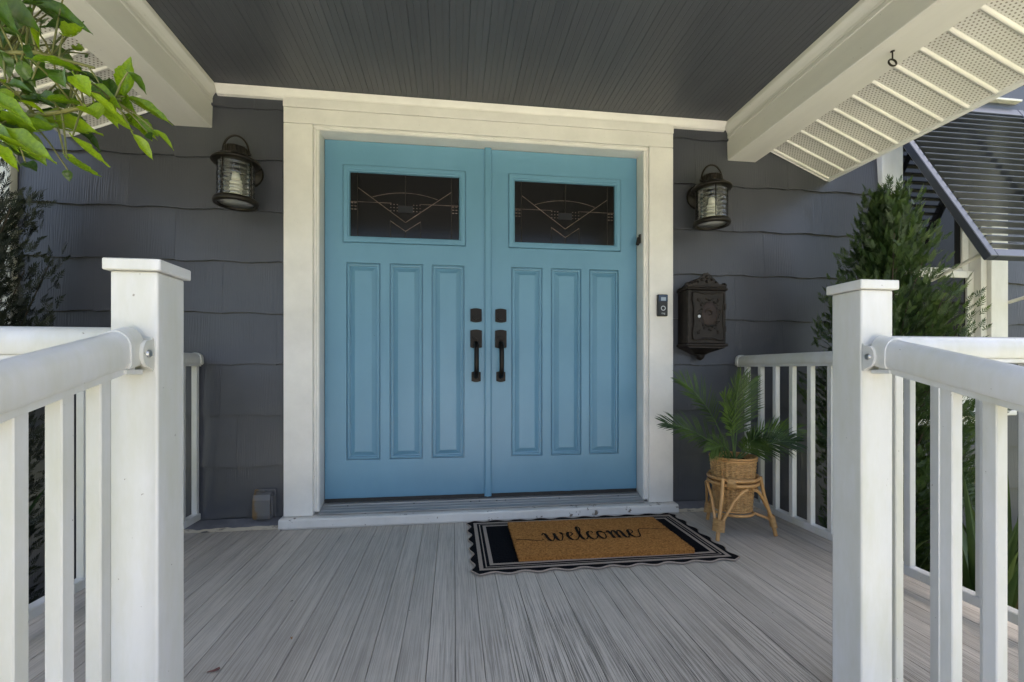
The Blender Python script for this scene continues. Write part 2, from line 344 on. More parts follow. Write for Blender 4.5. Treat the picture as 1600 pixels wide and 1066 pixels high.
# ------------------------------------------------------------------ ground, steps
g = MB(); g.add([(-60, -90, -0.45), (60, -90, -0.45), (60, 60, -0.45), (-60, 60, -0.45)], [[0, 1, 2, 3]])
struct(g.build('ground', 'grass'))
for s_ in (-1, 1):
    b = MB(); n_ = 14; vs = []
    for i in range(n_+1):
        for j in range(9):
            x = s_*(1.62+i/n_*2.6); y = -2.0+j/8*1.98
            vs.append((x, y, -0.446+0.06*math.sin(math.pi*i/n_)*math.sin(math.pi*j/8)+0.02*noise.noise((x*4, y*4, 0))+0.02))
    b.add(vs, [[i*9+j, (i+1)*9+j, (i+1)*9+j+1, i*9+j+1] for i in range(n_) for j in range(8)], smooth=True)
    struct(b.build('garden_bed', 'mulch'))
b = MB(); b.box(-2.4, 2.6, -16.0, -3.02, -0.46, -0.436, 0.004); struct(b.build('bounce_slab', 'concrete'))  # unseen wide slab, added to bounce sunlight up to the ceiling and trim
b = MB()
for k in range(3): b.box(-0.98, 1.06, -1.66-0.45*(k+1), -1.60-0.45*k, -0.449, -0.115*(k+1), 0.006)
struct(b.build('porch_steps', 'concrete'))

# ------------------------------------------------------------------ porch floor of planks
DX0, DX1, DY0, DY1 = -1.66, 1.66, -1.535, -0.035
fl = MB(); fl.box(DX0+0.01, DX1-0.01, DY0+0.02, DY1, -0.06, -0.026); fl.box(DX0+0.03, DX1-0.03, DY0+0.04, DY0+0.07, -0.45, -0.061)
fl.box(DX0+0.03, DX0+0.06, DY0+0.07, DY1, -0.45, -0.061); fl.box(DX1-0.06, DX1-0.03, DY0+0.07, DY1, -0.45, -0.061)
pf = struct(fl.build('porch_floor', 'gap'))
PW = 0.0815; npl = int(round((DX1-DX0)/PW))
pv = []
for k in range(4):
    p = MB(); p.box(-PW/2+0.0008, PW/2-0.0008, DY0-0.021, DY1, -0.025+0.0005*k*0.5, -0.0008+0.0003*k, 0.0009); pv.append(p.mesh('plank', ['deck']))
for i in range(npl):
    put('plank', pv[random.randrange(4)], pf, (DX0+PW*(i+0.5), 0, 0))

# ------------------------------------------------------------------ house wall with lapped shingles
wb = MB()
def wall_rect(x0, x1, z0, z1): wb.box(x0, x1, 0.0, 0.14, z0, z1)
wall_rect(-1.0, 1.0, 2.19, 3.6)
WZ0, WZ1 = 0.56, 2.42          # windows left and right
for sgn, wi, wo in ((-1, 2.47, 3.20), (1, 2.62, 3.30)):
    xs = sorted((sgn*0.98, sgn*wi)); wall_rect(xs[0], xs[1], -0.45, 3.6)
    xs = sorted((sgn*wi, sgn*wo)); wall_rect(xs[0], xs[1], -0.45, WZ0); wall_rect(xs[0], xs[1], WZ1, 3.6)
    xs = sorted((sgn*wo, sgn*6.5)); wall_rect(xs[0], xs[1], -0.45, 3.6)
wb.box(-1.0, 1.0, 0.0, 0.14, -0.45, -0.03)
wall = wb.build('house_wall', 'foundation')
tag(wall, 'dark grey house wall of wide wavy edged shingles', 'wall')
CZ, CH = 0.055, 0.272
def shingle(x0, x1, z0, z1, seed):
    rnd = random.Random(seed); ph = rnd.uniform(0, 6.28); n = max(3, int((x1-x0)/0.045))
    amp = 0.0042; m_ = MB(); tilt = rnd.uniform(-0.0012, 0.0012)
    cx = (x0+x1)/2; top = z1+0.004; vs = []
    pr = rnd.uniform(-0.0004, 0.0004)
    for i in range(n+1):
        x = x0+(x1-x0)*i/n
        zb = z0+amp*math.sin(x*2*math.pi/0.30+ph)+0.0015*math.sin(x*2*math.pi/0.105+ph*2)+tilt
        vs += [(x-cx, -0.0045, top), (x-cx, -0.0205+pr, zb), (x-cx, -0.0005, zb)]
    fs = []
    for i in range(n):
        o = i*3; fs += [[o, o+3, o+4, o+1], [o+1, o+4, o+5, o+2]]
    fs += [[0, 1, 2], [n*3, n*3+2, n*3+1]]
    m_.add(vs, fs)
    return m_.raw('shingle', 'shingle', wall, (cx, 0, 0))
sid = 0
LJ = {7: -1.64, 6: -1.86, 5: -1.64, 4: -2.02, 3: -1.75, 2: -1.42, 1: -1.95, 0: -1.62, 8: -1.86}
RJ = {7: 1.86, 6: 2.10, 5: 1.70, 4: 2.12, 3: 1.83, 2: 2.08, 1: 1.76, 0: 2.12, 8: 1.62}
def run(x0, x1, k, joint, seed):
    js = [x0]; j = joint
    while j > x0: j -= 0.61
    while j < x1:
        if j > x0+0.02 and j < x1-0.02: js.append(j)
        j += 0.61
    js.append(x1)
    for q in range(len(js)-1):
        seed += 1; z0 = CZ+CH*k
        shingle(js[q]+0.0004, js[q+1]-0.0004, z0, z0+CH, seed*13+k*101)
for k in range(-2, 13):
    z0 = CZ+CH*k; z1 = z0+CH
    inwin = z1 > 0.50 and z0 < 2.47
    if k <= 8:
        run(-2.36 if inwin else -3.3, -1.085, k, LJ.get(k, -1.7), k*7+1000)
        run(1.085, 2.50 if inwin else 3.45, k, RJ.get(k, 1.9), k*7+3000)
        if inwin: run(3.40, 4.62, k, RJ.get(k, 1.9)+0.2, k*7+5000)
        else: run(3.45, 4.62, k, 3.9, k*7+5000)
    else:
        run(-3.3, -2.0, k, -2.5+0.3*(k % 2), k*7+6000); run(1.9, 4.62, k, 2.3+0.3*(k % 2), k*7+7000)
# chipped board at the foot of the wall
for x0, x1 in ((-1.66, -1.098), (1.098, 1.66)):
    m_ = MB(); n = 40; vs = []
    for i in range(n+1):
        x = x0+(x1-x0)*i/n; j = 0.006*noise.noise((x*23, 1.7, 0)); 
        vs += [(x, -0.016, 0.050+j*0.4), (x, -0.066+j, 0.019+j), (x, -0.070+j, 0.001), (x, -0.005, 0.001)]
    m_.add(vs, [[i*4+q, (i+1)*4+q, (i+1)*4+q+1, i*4+q+1] for i in range(n) for q in (0, 2)]+[[0, 1, 2, 3], [n*4+3, n*4+2, n*4+1, n*4]])
    m_.add(vs, [[i*4+1, (i+1)*4+1, (i+1)*4+2, i*4+2] for i in range(n)], 1)
    m_.build('skirting_board', ['foundation', 'edge'], wall)

# ------------------------------------------------------------------ porch ceiling, beams, soffits, roof
CEZ, RY0 = 2.335, -2.35
cb = MB(); cb.box(-1.50, 1.50, RY0, -0.001, CEZ+0.02, CEZ+0.05)
pc = struct(cb.build('porch_ceiling', 'gap'))
cw = 0.0885
cm = MB()
# v-joint plank with two beads, profile in x,z
prof = [(-cw/2, 0.014), (-cw/2, 0.0065), (-cw/2+0.0020, 0.0)]
for bx in (-0.0145, 0.0145):
    prof += [(bx-0.002, 0.0), (bx, 0.0016), (bx+0.002, 0.0)]
prof += [(cw/2-0.0020, 0.0), (cw/2, 0.0065), (cw/2, 0.014)]
cm.prism([(p[0], p[1]) for p in prof], 'y', RY0, -0.001)
cme = cm.mesh('plank', ['ceil'])
nce = 33
for i in range(nce):
    x = -1.432+cw*0.5+i*cw*(2.864/(nce*cw))
    put('plank', cme, pc, (x, 0, CEZ+0.0006*random.uniform(-1, 1)))
BB = 2.117
for s_, lab in ((-1, 'cream painted ceiling beam above the left lantern and leafy branch'), (1, 'cream painted ceiling beam above the right lantern with hook under it')):
    t = thing('porch_beam', lab, 'beam', (s_*1.55, -0.02, BB), 'beams carrying the porch roof')
    X = lambda v: s_*v-s_*1.55
    def bxs(m_, a_, b_, *r): m_.box(min(X(a_), X(b_)), max(X(a_), X(b_)), *r)
    m_ = MB(); bxs(m_, 1.462, 1.647, RY0+0.02, 0.018, 0.0, CEZ-BB+0.06, 0.003); m_.build('beam_box', 'beam', t)
    m_ = MB(); p_ = [(1.4615, 0.150), (1.456, 0.150), (1.454, 0.163), (1.446, 0.178), (1.436, 0.190), (1.432, 0.197), (1.431, CEZ-BB-0.0015), (1.4615, CEZ-BB-0.0015)]
    m_.prism([(X(q[0]), q[1]) for q in p_], 'y', RY0+0.02, 0.015); m_.build('crown_moulding', 'beam', t)
    m_ = MB(); bxs(m_, 1.4555, 1.4615, RY0+0.02, 0.013, 0.128, 0.149, 0.002); m_.build('bead', 'beam', t)
    # soffit
    ang = math.atan2(2.235-2.034, 2.123-1.645)
    st = thing('soffit', 'perforated cream vinyl soffit sloping beside the %s porch beam' % ('left' if s_ < 0 else 'right'), 'soffit', (s_*1.645, 0, 2.237), 'soffits under the porch eaves')
    L = (2.123-1.645)/math.cos(ang)
    pm_ = MB(); pr = [(0, 0), (0.090, 0), (0.0925, -0.0065), (0.0965, -0.009), (0.1015, -0.009), (0.1055, -0.0065), (0.108, 0.0), (0.111, 0.0), (0.111, 0.006), (0, 0.006)]
    pm_.prism([(q[0], q[1]) for q in pr], 'x', 0, L)
    sme = pm_.mesh('soffit_panel', ['soffit'])
    rotm = (0, ang, 0) if s_ > 0 else (0, ang, math.pi)
    for i in range(21):
        yy = -0.020-0.111*i
        if s_ > 0: put('soffit_panel', sme, st, (0, yy-0.111, 0), rotm)
        else: put('soffit_panel', sme, st, (0, yy, 0), rotm)
    m_ = MB()
    dx, dz = s_*(2.123-1.645), -(2.235-2.034)
    m_.prism([(dx, dz-0.012), (dx+s_*0.022, dz-0.016), (dx+s_*0.022, dz+0.13), (dx, dz+0.13)], 'y', -2.36, -0.018); m_.build('fascia', 'vinyl', st)
    m_ = MB(); m_.prism([(0, -0.012), (dx, dz-0.012), (dx, dz+0.012), (0, 0.012)], 'y', -0.0195, -0.016); m_.build('edge_channel', 'vinyl', st)
    m_ = MB(); m_.box(min(s_*0.0025, s_*0.014), max(s_*0.0025, s_*0.014), -2.34, -0.0205, -0.014, 0.0, 0.002); m_.build('edge_channel', 'vinyl', st)
rt = thing('porch_roof', 'gabled roof over the porch above the dark ceiling', 'roof', (0, 0, 2.4))
for s_ in (-1, 1):
    m_ = MB(); m_.prism([(s_*2.17, -0.235), (0, 0.68), (0, 0.74), (s_*2.19, -0.18)], 'y', RY0-0.07, -0.018); m_.build('roof_slope', 'roof', rt)
m_ = MB(); m_.prism([(-1.647, -0.062), (1.647, -0.062), (1.647, 0.0), (0, 0.678), (-1.647, 0.0)], 'y', RY0, RY0+0.018); m_.build('gable_panel', 'shingle', rt)
ct = thing('ceiling_trim', 'cream moulding along the wall under the dark ceiling', 'moulding', (0, 0, 2.285))
m_ = MB(); m_.prism([(-0.017, 0.0), (-0.034, 0.004), (-0.037, 0.018), (-0.050, 0.036), (-0.054, 0.0475), (-0.017, 0.0475)], 'x', -1.4305, 1.4305); m_.build('crown', 'trim', ct)
# screw eye hook
hk = thing('screw_eye', 'dark metal screw eye hanging under the right porch beam', 'hook', (1.545, -0.985, BB))
m_ = MB(); m_.tube([(0, 0, 0.01), (0, 0, -0.032)], 0.0028, 8); m_.lathe([(0.003, 0), (0.008, -0.001), (0.008, -0.003), (0.003, -0.004)], 12); m_.build('shank', 'lantern', hk)
m_ = MB(); m_.tube([(0.0155*math.cos(q*2*math.pi/24+0.3), 0.004*math.sin(q*2*math.pi/24), -0.047+0.0155*math.sin(q*2*math.pi/24+0.3)) for q in range(25)], 0.0036, 8); m_.build('eye', 'lantern', hk)

# ------------------------------------------------------------------ door frame
df = thing('door_frame', 'cream painted casing and sill round the blue double doors', 'door frame', (0, 0, 0))
for s_ in (-1, 1):
    m_ = MB(); xs = sorted((s_*1.094, s_*0.945)); m_.box(xs[0], xs[1], -0.045, -0.001, 0.058, 2.1545, 0.003); m_.build('side_casing', 'trim', df)
    m_ = MB(); p_ = [(0.9445, -0.030), (0.9445, 0.0), (0.9165, 0.0), (0.9165, -0.018), (0.921, -0.026), (0.930, -0.026), (0.934, -0.032)]
    m_.prism([(s_*q[0], q[1]) for q in p_], 'z', 0.076, 2.136); m_.build('brick_moulding', 'trim', df)
    m_ = MB(); xs = sorted((s_*0.918, s_*0.944)); m_.box(xs[0], xs[1], 0.0005, 0.118, 0.062, 2.136, 0.001); m_.build('jamb', 'trim', df)
    m_ = MB(); xs = sorted((s_*0.913, s_*0.9175)); m_.box(xs[0], xs[1], 0.076, 0.117, 0.10, 2.13); m_.build('weatherstrip', 'black', df)
m_ = MB(); m_.box(-1.094, 1.094, -0.0445, -0.001, 2.157, 2.2375, 0.002); m_.build('head_casing', 'trim', df)
m_ = MB(); m_.box(-1.096, 1.096, -0.049, -0.001, 2.2395, 2.288, 0.003); m_.build('frieze_board', 'trim', df)
m_ = MB(); m_.prism([(-0.030, 2.1565), (0.0, 2.1565), (0.0, 2.137), (-0.018, 2.137), (-0.026, 2.142), (-0.026, 2.149), (-0.032, 2.153)], 'x', -0.944, 0.944); m_.build('brick_moulding', 'trim', df)
m_ = MB(); m_.box(-0.944, 0.944, 0.0005, 0.118, 2.137, 2.19); m_.build('head_jamb', 'trim', df)
m_ = MB(); m_.box(-0.91, 0.91, 0.076, 0.117, 2.130, 2.1365); m_.build('weatherstrip', 'black', df)
# sill with uneven old paint
m_ = MB(); n = 90; vs = []
for i in range(n+1):
    x = -1.105+2.21*i/n; j = 0.0035*noise.noise((x*9, 0.3, 0))+0.002*noise.noise((x*31, 4, 0))
    vs += [(x, 0.10, 0.060), (x, -0.080+j, 0.054+j*0.3), (x, -0.0875+j, 0.047+j), (x, -0.089+j*1.6, 0.012), (x, -0.083+j, 0.001), (x, 0.10, 0.001)]
m_.add(vs, [[i*6+q, (i+1)*6+q, (i+1)*6+(q+1) % 6, i*6+(q+1) % 6] for i in range(n) for q in range(6)]+[list(range(6)), [n*6+q for q in range(6)][::-1]])
m_.build('sill', 'sill', df)
m_ = MB(); m_.prism([(-0.040, 0.0605), (-0.040, 0.067), (-0.012, 0.072), (-0.012, 0.075), (0.012, 0.079), (0.012, 0.083), (0.036, 0.086), (0.036, 0.092), (0.062, 0.094), (0.115, 0.094), (0.115, 0.0605)], 'x', -0.9165, 0.9165)
th = m_.build('threshold', 'alu', df)
for x in (-0.78, -0.42, -0.10, -0.05, 0.05, 0.10, 0.42, 0.78):
    m_ = MB(); m_.lathe([(0.0001, 0.0025), (0.004, 0.0018), (0.005, 0)], 10, (x, 0.024, 0.0842)); m_.build('screw', 'lantern', th)
# flip latch on the right jamb
m_ = MB(); m_.box(0.9095, 0.9175, 0.012, 0.034, 1.60, 1.655, 0.002); m_.box(0.890, 0.909, 0.004, 0.016, 1.585, 1.635, 0.003, mat=Matrix.Translation((0.9, 0.01, 1.61)) @ Matrix.Rotation(R(14), 4, 'Y') @ Matrix.Translation((-0.9, -0.01, -1.61)))
m_.build('door_guard', 'lantern', df)
# dark room behind the gaps
m_ = MB(); m_.box(-1.0, 1.0, 0.1405, 0.16, 0.0, 2.25); bo = m_.build('backing', 'gap', df)

# ------------------------------------------------------------------ doors
FY = 0.07
def rings(rect, prof, y0=0.0):
    """nested rectangles: profile of (inset, height towards the viewer)"""
    x0, x1, z0, z1 = rect; vs = []; fs = []
    for i, (d, h) in enumerate(prof):
        vs += [(x0+d, y0-h, z0+d), (x1-d, y0-h, z0+d), (x1-d, y0-h, z1-d), (x0+d, y0-h, z1-d)]
    for i in range(len(prof)-1):
        for q in range(4): fs.append([i*4+q, i*4+(q+1) % 4, (i+1)*4+(q+1) % 4, (i+1)*4+q])
    return vs, fs
def door(name, label, x0, x1, panels, lite, hx):
    d = thing(name, label, 'door', ((x0+x1)/2, FY, 0.107), 'pair of blue front doors')
    ox, oz = (x0+x1)/2, 0.107
    T = lambda r: (r[0]-ox, r[1]-ox, r[2]-oz, r[3]-oz)
    panels = [T(p) for p in panels]; lt = T(lite); X0, X1, Z0, Z1 = x0-ox, x1-ox, 0.004, 2.133-oz
    fr = (lt[0]-0.040, lt[1]+0.040, lt[2]-0.040, lt[3]+0.040)
    holes = panels+[fr]
    xs = sorted({X0, X1}|{v for h in holes for v in h[:2]}); zs = sorted({Z0, Z1}|{v for h in holes for v in h[2:]})
    m_ = MB(); vs = []; fs = []; idx = {}
    def vi(x, z):
        if (x, z) not in idx: idx[(x, z)] = len(vs); vs.append((x, 0, z))
        return idx[(x, z)]
    for i in range(len(xs)-1):
        for j in range(len(zs)-1):
            cx, cz = (xs[i]+xs[i+1])/2, (zs[j]+zs[j+1])/2
            if any(h[0] < cx < h[1] and h[2] < cz < h[3] for h in holes): continue
            fs.append([vi(xs[i], zs[j]), vi(xs[i+1], zs[j]), vi(xs[i+1], zs[j+1]), vi(xs[i], zs[j+1])])
    m_.add(vs, fs)
    B = 0.045
    m_.add([(X0, 0, Z0), (X1, 0, Z0), (X1, 0, Z1), (X0, 0, Z1), (X0, B, Z0), (X1, B, Z0), (X1, B, Z1), (X0, B, Z1)], [[0, 4, 5, 1], [1, 5, 6, 2], [2, 6, 7, 3], [3, 7, 4, 0], [4, 7, 6, 5]])
    m_.raw('slab', 'door', d)
    for p in panels:
        m_ = MB(); pr = [(0, 0), (0.001, -0.012), (0.0048, -0.012), (0.006, -0.004), (0.012, -0.001), (0.017, -0.002), (0.0185, -0.013), (0.024, -0.013), (0.0455, -0.001), (0.047, -0.001), (0.048, 0.0020)]
        vs, fs = rings(p, pr); k = len(vs)-4; fs.append([k, k+1, k+2, k+3]); m_.add(vs, fs); m_.build('raised_panel', 'door', d)
    m_ = MB(); vs, fs = rings(fr, [(0, -0.006), (0.0025, -0.006), (0.003, 0.004), (0.006, 0.009), (0.028, 0.009), (0.030, 0.005), (0.036, 0.004), (0.040, -0.008)]); m_.add(vs, fs); wf = m_.build('window_frame', 'door', d)
    m_ = MB(); m_.box(lt[0]+0.0005, lt[1]-0.0005, 0.009, 0.014, lt[2]+0.0005, lt[3]-0.0005); pane = m_.build('pane', 'glass', d)
    W_, H_ = lt[1]-lt[0], lt[3]-lt[2]
    G = lambda u, v, y=0.0075: (lt[0]+u*W_, y, lt[3]-v*H_)
    cmb = MB(); lead = MB()
    def line(m2, pts, r): m2.tube([G(*p) for p in pts], r, 6)
    for u in (0.065, 0.93): line(lead, [(u, 0), (u, 1)], 0.0022)
    for u in (0.36, 0.64): line(lead, [(u, 0.74), (u, 1)], 0.0022)
    line(lead, [(0.5, 0), (0.5, 0.5)], 0.0022); line(lead, [(0.5, 0.9), (0.5, 1)], 0.0022)
    arc = [(0.20+0.60*q/14, 0.285+0.085*(2*q/14-1)**2) for q in range(15)]
    line(cmb, arc, 0.0011)
    for pts in ([(0.07, 0.235), (0.5, 0.755)], [(0.93, 0.235), (0.5, 0.755)], [(0.36, 0.735), (0.5, 0.895)], [(0.64, 0.735), (0.5, 0.895)]): line(cmb, pts, 0.0017)
    line(cmb, [(0, 0.455), (0.37, 0.455)], 0.0011); line(cmb, [(0.63, 0.455), (1, 0.455)], 0.0011)
    for uu in (0.365, 0.395, 0.425, 0.575, 0.605, 0.635):
        for vv in (0.475, 0.525, 0.575):
            cmb.box(*(lambda p: (p[0]-0.003, p[0]+0.003, p[1]-0.003, p[1], p[2]-0.0016, p[2]+0.0016))(G(uu, vv)))
    for uu in (0.015, 0.045, 0.945, 0.975):
        for vv in (0.475, 0.525, 0.575):
            cmb.box(*(lambda p: (p[0]-0.006, p[0]+0.006, p[1]-0.003, p[1], p[2]-0.002, p[2]+0.002))(G(uu, vv)))
    cmb.build('copper_came', 'brass', pane); lead.build('lead_came', 'lead', pane)
    m_ = MB(); c0, c1 = G(0.432, 0.49), G(0.568, 0.60); m_.box(c0[0], c1[0], 0.004, 0.0085, c1[2], c0[2], 0.001); m_.build('centre_jewel', 'belly', pane)
    # hardware
    h = hx-ox
    def plate(w0, w1, z0, z1, y, crv=0.006):
        n = 8; return [(w0+(w1-w0)*q/n, z1-crv+crv*math.sin(math.pi*q/n)) for q in range(n+1)]+[(w1-(w1-w0)*q/n, z0+crv-crv*math.sin(math.pi*q/n)) for q in range(n+1)]
    m_ = MB(); m_.prism(plate(h-0.033, h+0.033, 1.117-oz, 1.199-oz, 0), 'y', -0.011, -0.0005); db = m_.build('deadbolt', 'bronze', d)
    m_ = MB(); m_.prism(plate(h-0.019, h+0.019, 1.133-oz, 1.183-oz, 0, 0.012), 'y', -0.021, -0.0112); m_.box(h-0.0012, h+0.0012, -0.0216, -0.0211, 1.15-oz, 1.164-oz); m_.build('lock_cylinder', 'bronze', db)
    hs = MB(); hs.prism(plate(h-0.034, h+0.034, 0.965-oz, 1.075-oz, 0), 'y', -0.010, -0.0005); hs = hs.build('handle_set', 'bronze', d)
    m_ = MB(); z = lambda v: v-oz
    m_.tube([(h, -0.008, z(0.995)), (h, -0.040, z(0.990)), (h, -0.058, z(0.965)), (h, -0.062, z(0.92)), (h, -0.060, z(0.86)), (h, -0.052, z(0.825)), (h, -0.030, z(0.805)), (h, -0.006, z(0.800))], [0.013, 0.0135, 0.014, 0.0135, 0.0135, 0.014, 0.014, 0.013], 10); m_.build('grip', 'bronze', hs)
    m_ = MB(); m_.prism(plate(h-0.027, h+0.027, z(0.768), z(0.832), 0), 'y', -0.009, -0.0005); m_.build('foot_plate', 'bronze', hs)
    m_ = MB(); m_.prism([(h-0.012, z(1.018)), (h+0.012, z(1.018)), (h+0.015, z(1.030)), (h-0.015, z(1.030))], 'y', -0.038, -0.0102); m_.build('thumb_latch', 'bronze', hs)
    # bottom sweep, torn rubber
    m_ = MB(); n = 60; vs = []
    for i in range(n+1):
        x = X0+0.003+(X1-X0-0.006)*i/n; j = 0.0035*max(0, noise.noise((x*14+ox*9, 2, 0)))
        vs += [(x, -0.006, 0.0095-j), (x, -0.008, -0.0118)]
    m_.add(vs, [[2*i, 2*i+2, 2*i+3, 2*i+1] for i in range(n)]); m_.raw('door_sweep', 'black', d)
    return d
dl = door('front_door', 'left leaf of the blue double door with astragal strip', -0.9145, -0.002, [(-0.797, -0.610, 0.329, 1.447), (-0.559, -0.372, 0.329, 1.447), (-0.322, -0.135, 0.329, 1.447)], (-0.777, -0.166, 1.598, 1.959), -0.067)
dr = door('front_door', 'right leaf of the blue double door beside the doorbell', 0.002, 0.9145, [(0.140, 0.327, 0.329, 1.447), (0.379, 0.566, 0.329, 1.447), (0.616, 0.800, 0.329, 1.447)], (0.163, 0.774, 1.598, 1.959), 0.078)
ox = (-0.9145-0.002)/2
m_ = MB(); m_.prism([(-0.018-ox, -0.0005), (-0.018-ox, -0.010), (-0.010-ox, -0.015), (0.016-ox, -0.015), (0.023-ox, -0.010), (0.023-ox, -0.0005)], 'z', -0.006, 2.140-0.107); m_.build('astragal', 'door', dl)

# ------------------------------------------------------------------ wall lanterns
def lantern(label, x):
    t = thing('wall_lantern', label, 'lantern', (x, -0.165, 1.662), 'lanterns either side of the doors')
    t.scale = (0.92, 0.92, 0.92); yb = (0.165-0.016)/0.92
    m_ = MB()
    vs = [(r*math.cos(q*2*math.pi/40), yb-dd, 0.235+r*math.sin(q*2*math.pi/40)) for r, dd in ((0.079, 0.0), (0.079, 0.012), (0.072, 0.018), (0.062, 0.018), (0.058, 0.024), (0.02, 0.026), (0.0005, 0.026)) for q in range(40)]
    m_.add(vs, [[i*40+q, i*40+(q+1) % 40, (i+1)*40+(q+1) % 40, (i+1)*40+q] for i in range(6) for q in range(40)], smooth=True); m_.build('backplate', 'lantern', t)
    m_ = MB(); m_.tube([(0, yb-0.02, 0.235), (0, 0.10, 0.250), (0, 0.06, 0.262), (0, 0.02, 0.268)], [0.016, 0.013, 0.013, 0.015], 12); m_.build('arm', 'lantern', t)
    m_ = MB(); m_.lathe([(0.099, 0.0), (0.107, 0.002), (0.110, 0.010), (0.110, 0.022), (0.104, 0.030), (0.095, 0.032), (0.086, 0.032), (0.086, 0.008), (0.090, 0.0), (0.099, 0.0)], 48); m_.build('base_ring', 'lantern', t)
    m_ = MB(); m_.lathe([(0.0005, 0.012), (0.0855, 0.012), (0.0855, 0.015), (0.0005, 0.015)], 40); m_.build('bottom_glass', 'frost', t)
    m_ = MB(); pr = []
    for i in range(57):
        z = 0.032+0.195*i/56; pr.append((0.0885+0.0022*abs(math.sin(math.pi*i/8*1.0)), z))
    m_.lathe(pr, 48); m_.build('glass_chimney', 'lglass', t)
    for q in range(4):
        an = R(45+28)+q*math.pi/2; m_ = MB(); m_.tube([(0.0945*math.cos(an), 0.0945*math.sin(an), 0.025), (0.0945*math.cos(an), 0.0945*math.sin(an), 0.235)], 0.0032, 8); m_.build('cage_rod', 'lantern', t)
    m_ = MB(); m_.lathe([(0.088, 0.222), (0.116, 0.224), (0.119, 0.229), (0.117, 0.236), (0.104, 0.246), (0.086, 0.256), (0.072, 0.262), (0.064, 0.266), (0.0005, 0.266)], 48)
    m_.lathe([(0.0005, 0.2215), (0.088, 0.222)], 48); m_.build('brim', 'lantern', t)
    m_ = MB(); m_.lathe([(0.058, 0.262), (0.060, 0.268), (0.060, 0.302), (0.057, 0.308), (0.046, 0.313), (0.0005, 0.316)], 96, wob=lambda i, j: -0.0035 if (1 <= i <= 2 and j % 4 < 2) else 0); m_.build('vent_cap', 'lantern', t)
    m_ = MB(); m_.tube([(0.064*math.cos(R(q)), 0.0, 0.283+0.096*max(0, math.sin(R(q)))) for q in range(0, 181, 9)], 0.0058, 8)
    for sx in (-1, 1): m_.tube([(sx*0.054, 0, 0.283), (sx*0.074, 0, 0.283)], 0.0075, 10)
    m_.build('handle', 'lantern', t, rot=(0, 0, R(8 if x < 0 else -8)))
    b_ = MB(); b_.lathe([(0.0005, 0.222), (0.016, 0.222), (0.018, 0.190), (0.018, 0.175), (0.014, 0.172)], 20); b_.build('socket', 'lantern', t)
    b_ = MB(); b_.lathe([(0.014, 0.174), (0.019, 0.168), (0.021, 0.150), (0.023, 0.138), (0.017, 0.132), (0.0005, 0.130)], 20)
    b_.tube([((0.021+0.004*math.sin(math.pi*q/60))*math.cos(q*2*math.pi/15), (0.021+0.004*math.sin(math.pi*q/60))*math.sin(q*2*math.pi/15), 0.132-0.076*q/60) for q in range(61)], 0.0078, 8); b_.build('spiral_bulb', 'bulb', t)
    return t
lantern('black wall lantern left of the doors under the leafy branch', -1.276)
lantern('black wall lantern right of the doors above the mailbox', 1.265)

# ------------------------------------------------------------------ mailbox
mb = thing('mailbox', 'dark brown cast iron mailbox on the wall beside the doors', 'mailbox', (1.255, -0.016, 0.90))
def zz(v): return v-0.90
bx0, bx1, by = -0.118, 0.118, -0.118
m_ = MB(); m_.box(bx0, bx1, by, 0.0, zz(0.992), zz(1.300), 0.004); body = m_.build('body', 'iron', mb)
m_ = MB(); m_.box(bx0-0.010, bx1+0.010, by-0.010, 0.0, zz(1.3005), zz(1.312), 0.004); m_.box(bx0-0.003, bx1+0.003, by-0.004, 0.0, zz(1.3125), zz(1.325), 0.004); m_.build('cornice', 'iron', mb)
def pediment(y):
    pts = []
    for q in range(41):
        u = -1+2*q/40; x = u*0.125; au = abs(u)
        z = 0.072*math.exp(-(au/0.42)**2)+0.014*math.exp(-((au-0.90)/0.10)**2)+0.006*math.exp(-((au-0.45)/0.12)**2)+0.003*math.sin(u*38)+0.004
        pts.append((x, zz(1.326)+z))
    return pts
top = pediment(0); poly = [(0.125, zz(1.3255)), (-0.125, zz(1.3255))]+top
m_ = MB(); m_.prism(poly, 'y', by+0.002, by+0.020)
for u, v, r in ((0, 1.375, 0.012), (-0.03, 1.362, 0.009), (0.03, 1.362, 0.009), (-0.055, 1.348, 0.007), (0.055, 1.348, 0.007), (0, 1.350, 0.010), (-0.11, 1.338, 0.007), (0.11, 1.338, 0.007)):
    m_.tube([(u, by+0.004, zz(v)), (u, by-0.004, zz(v)), (u, by-0.007, zz(v))], [r, r*0.8, r*0.2], 10)
m_.build('pediment', 'iron', mb)
m_ = MB(); m_.prism([(-0.119, zz(1.3125)), (0.119, zz(1.3125)), (0.05, zz(1.37)), (0, zz(1.382)), (-0.05, zz(1.37))], 'y', by+0.021, -0.001); m_.build('lid', 'iron', mb)
def scal(x0, x1, z0, z1, k=7, d=0.010):
    pts = []
    for (xa, za, xb, zb, nx, nz) in ((x0, z1, x1, z1, 0, -1), (x1, z1, x1, z0, -1, 0), (x1, z0, x0, z0, 0, 1), (x0, z0, x0, z1, 1, 0)):
        for q in range(12):
            u = q/12; s = d*math.sin(math.pi*u)**2*(0.9)-d*0.5*math.sin(3*math.pi*u)**2
            pts.append((xa+(xb-xa)*u+nx*s, za+(zb-za)*u+nz*s))
    return pts
m_ = MB(); m_.prism(scal(-0.088, 0.100, zz(1.015), zz(1.285)), 'y', by-0.007, by+0.001); dm = m_.build('mail_door', 'iron', mb)
op = scal(-0.088, 0.100, zz(1.015), zz(1.285)); m_ = MB(); m_.tube([(p[0], by-0.008, p[1]) for p in op]+[(op[0][0], by-0.008, op[0][1])], 0.0048, 6); m_.build('door_rim', 'iron', dm)
m_ = MB(); vs = []
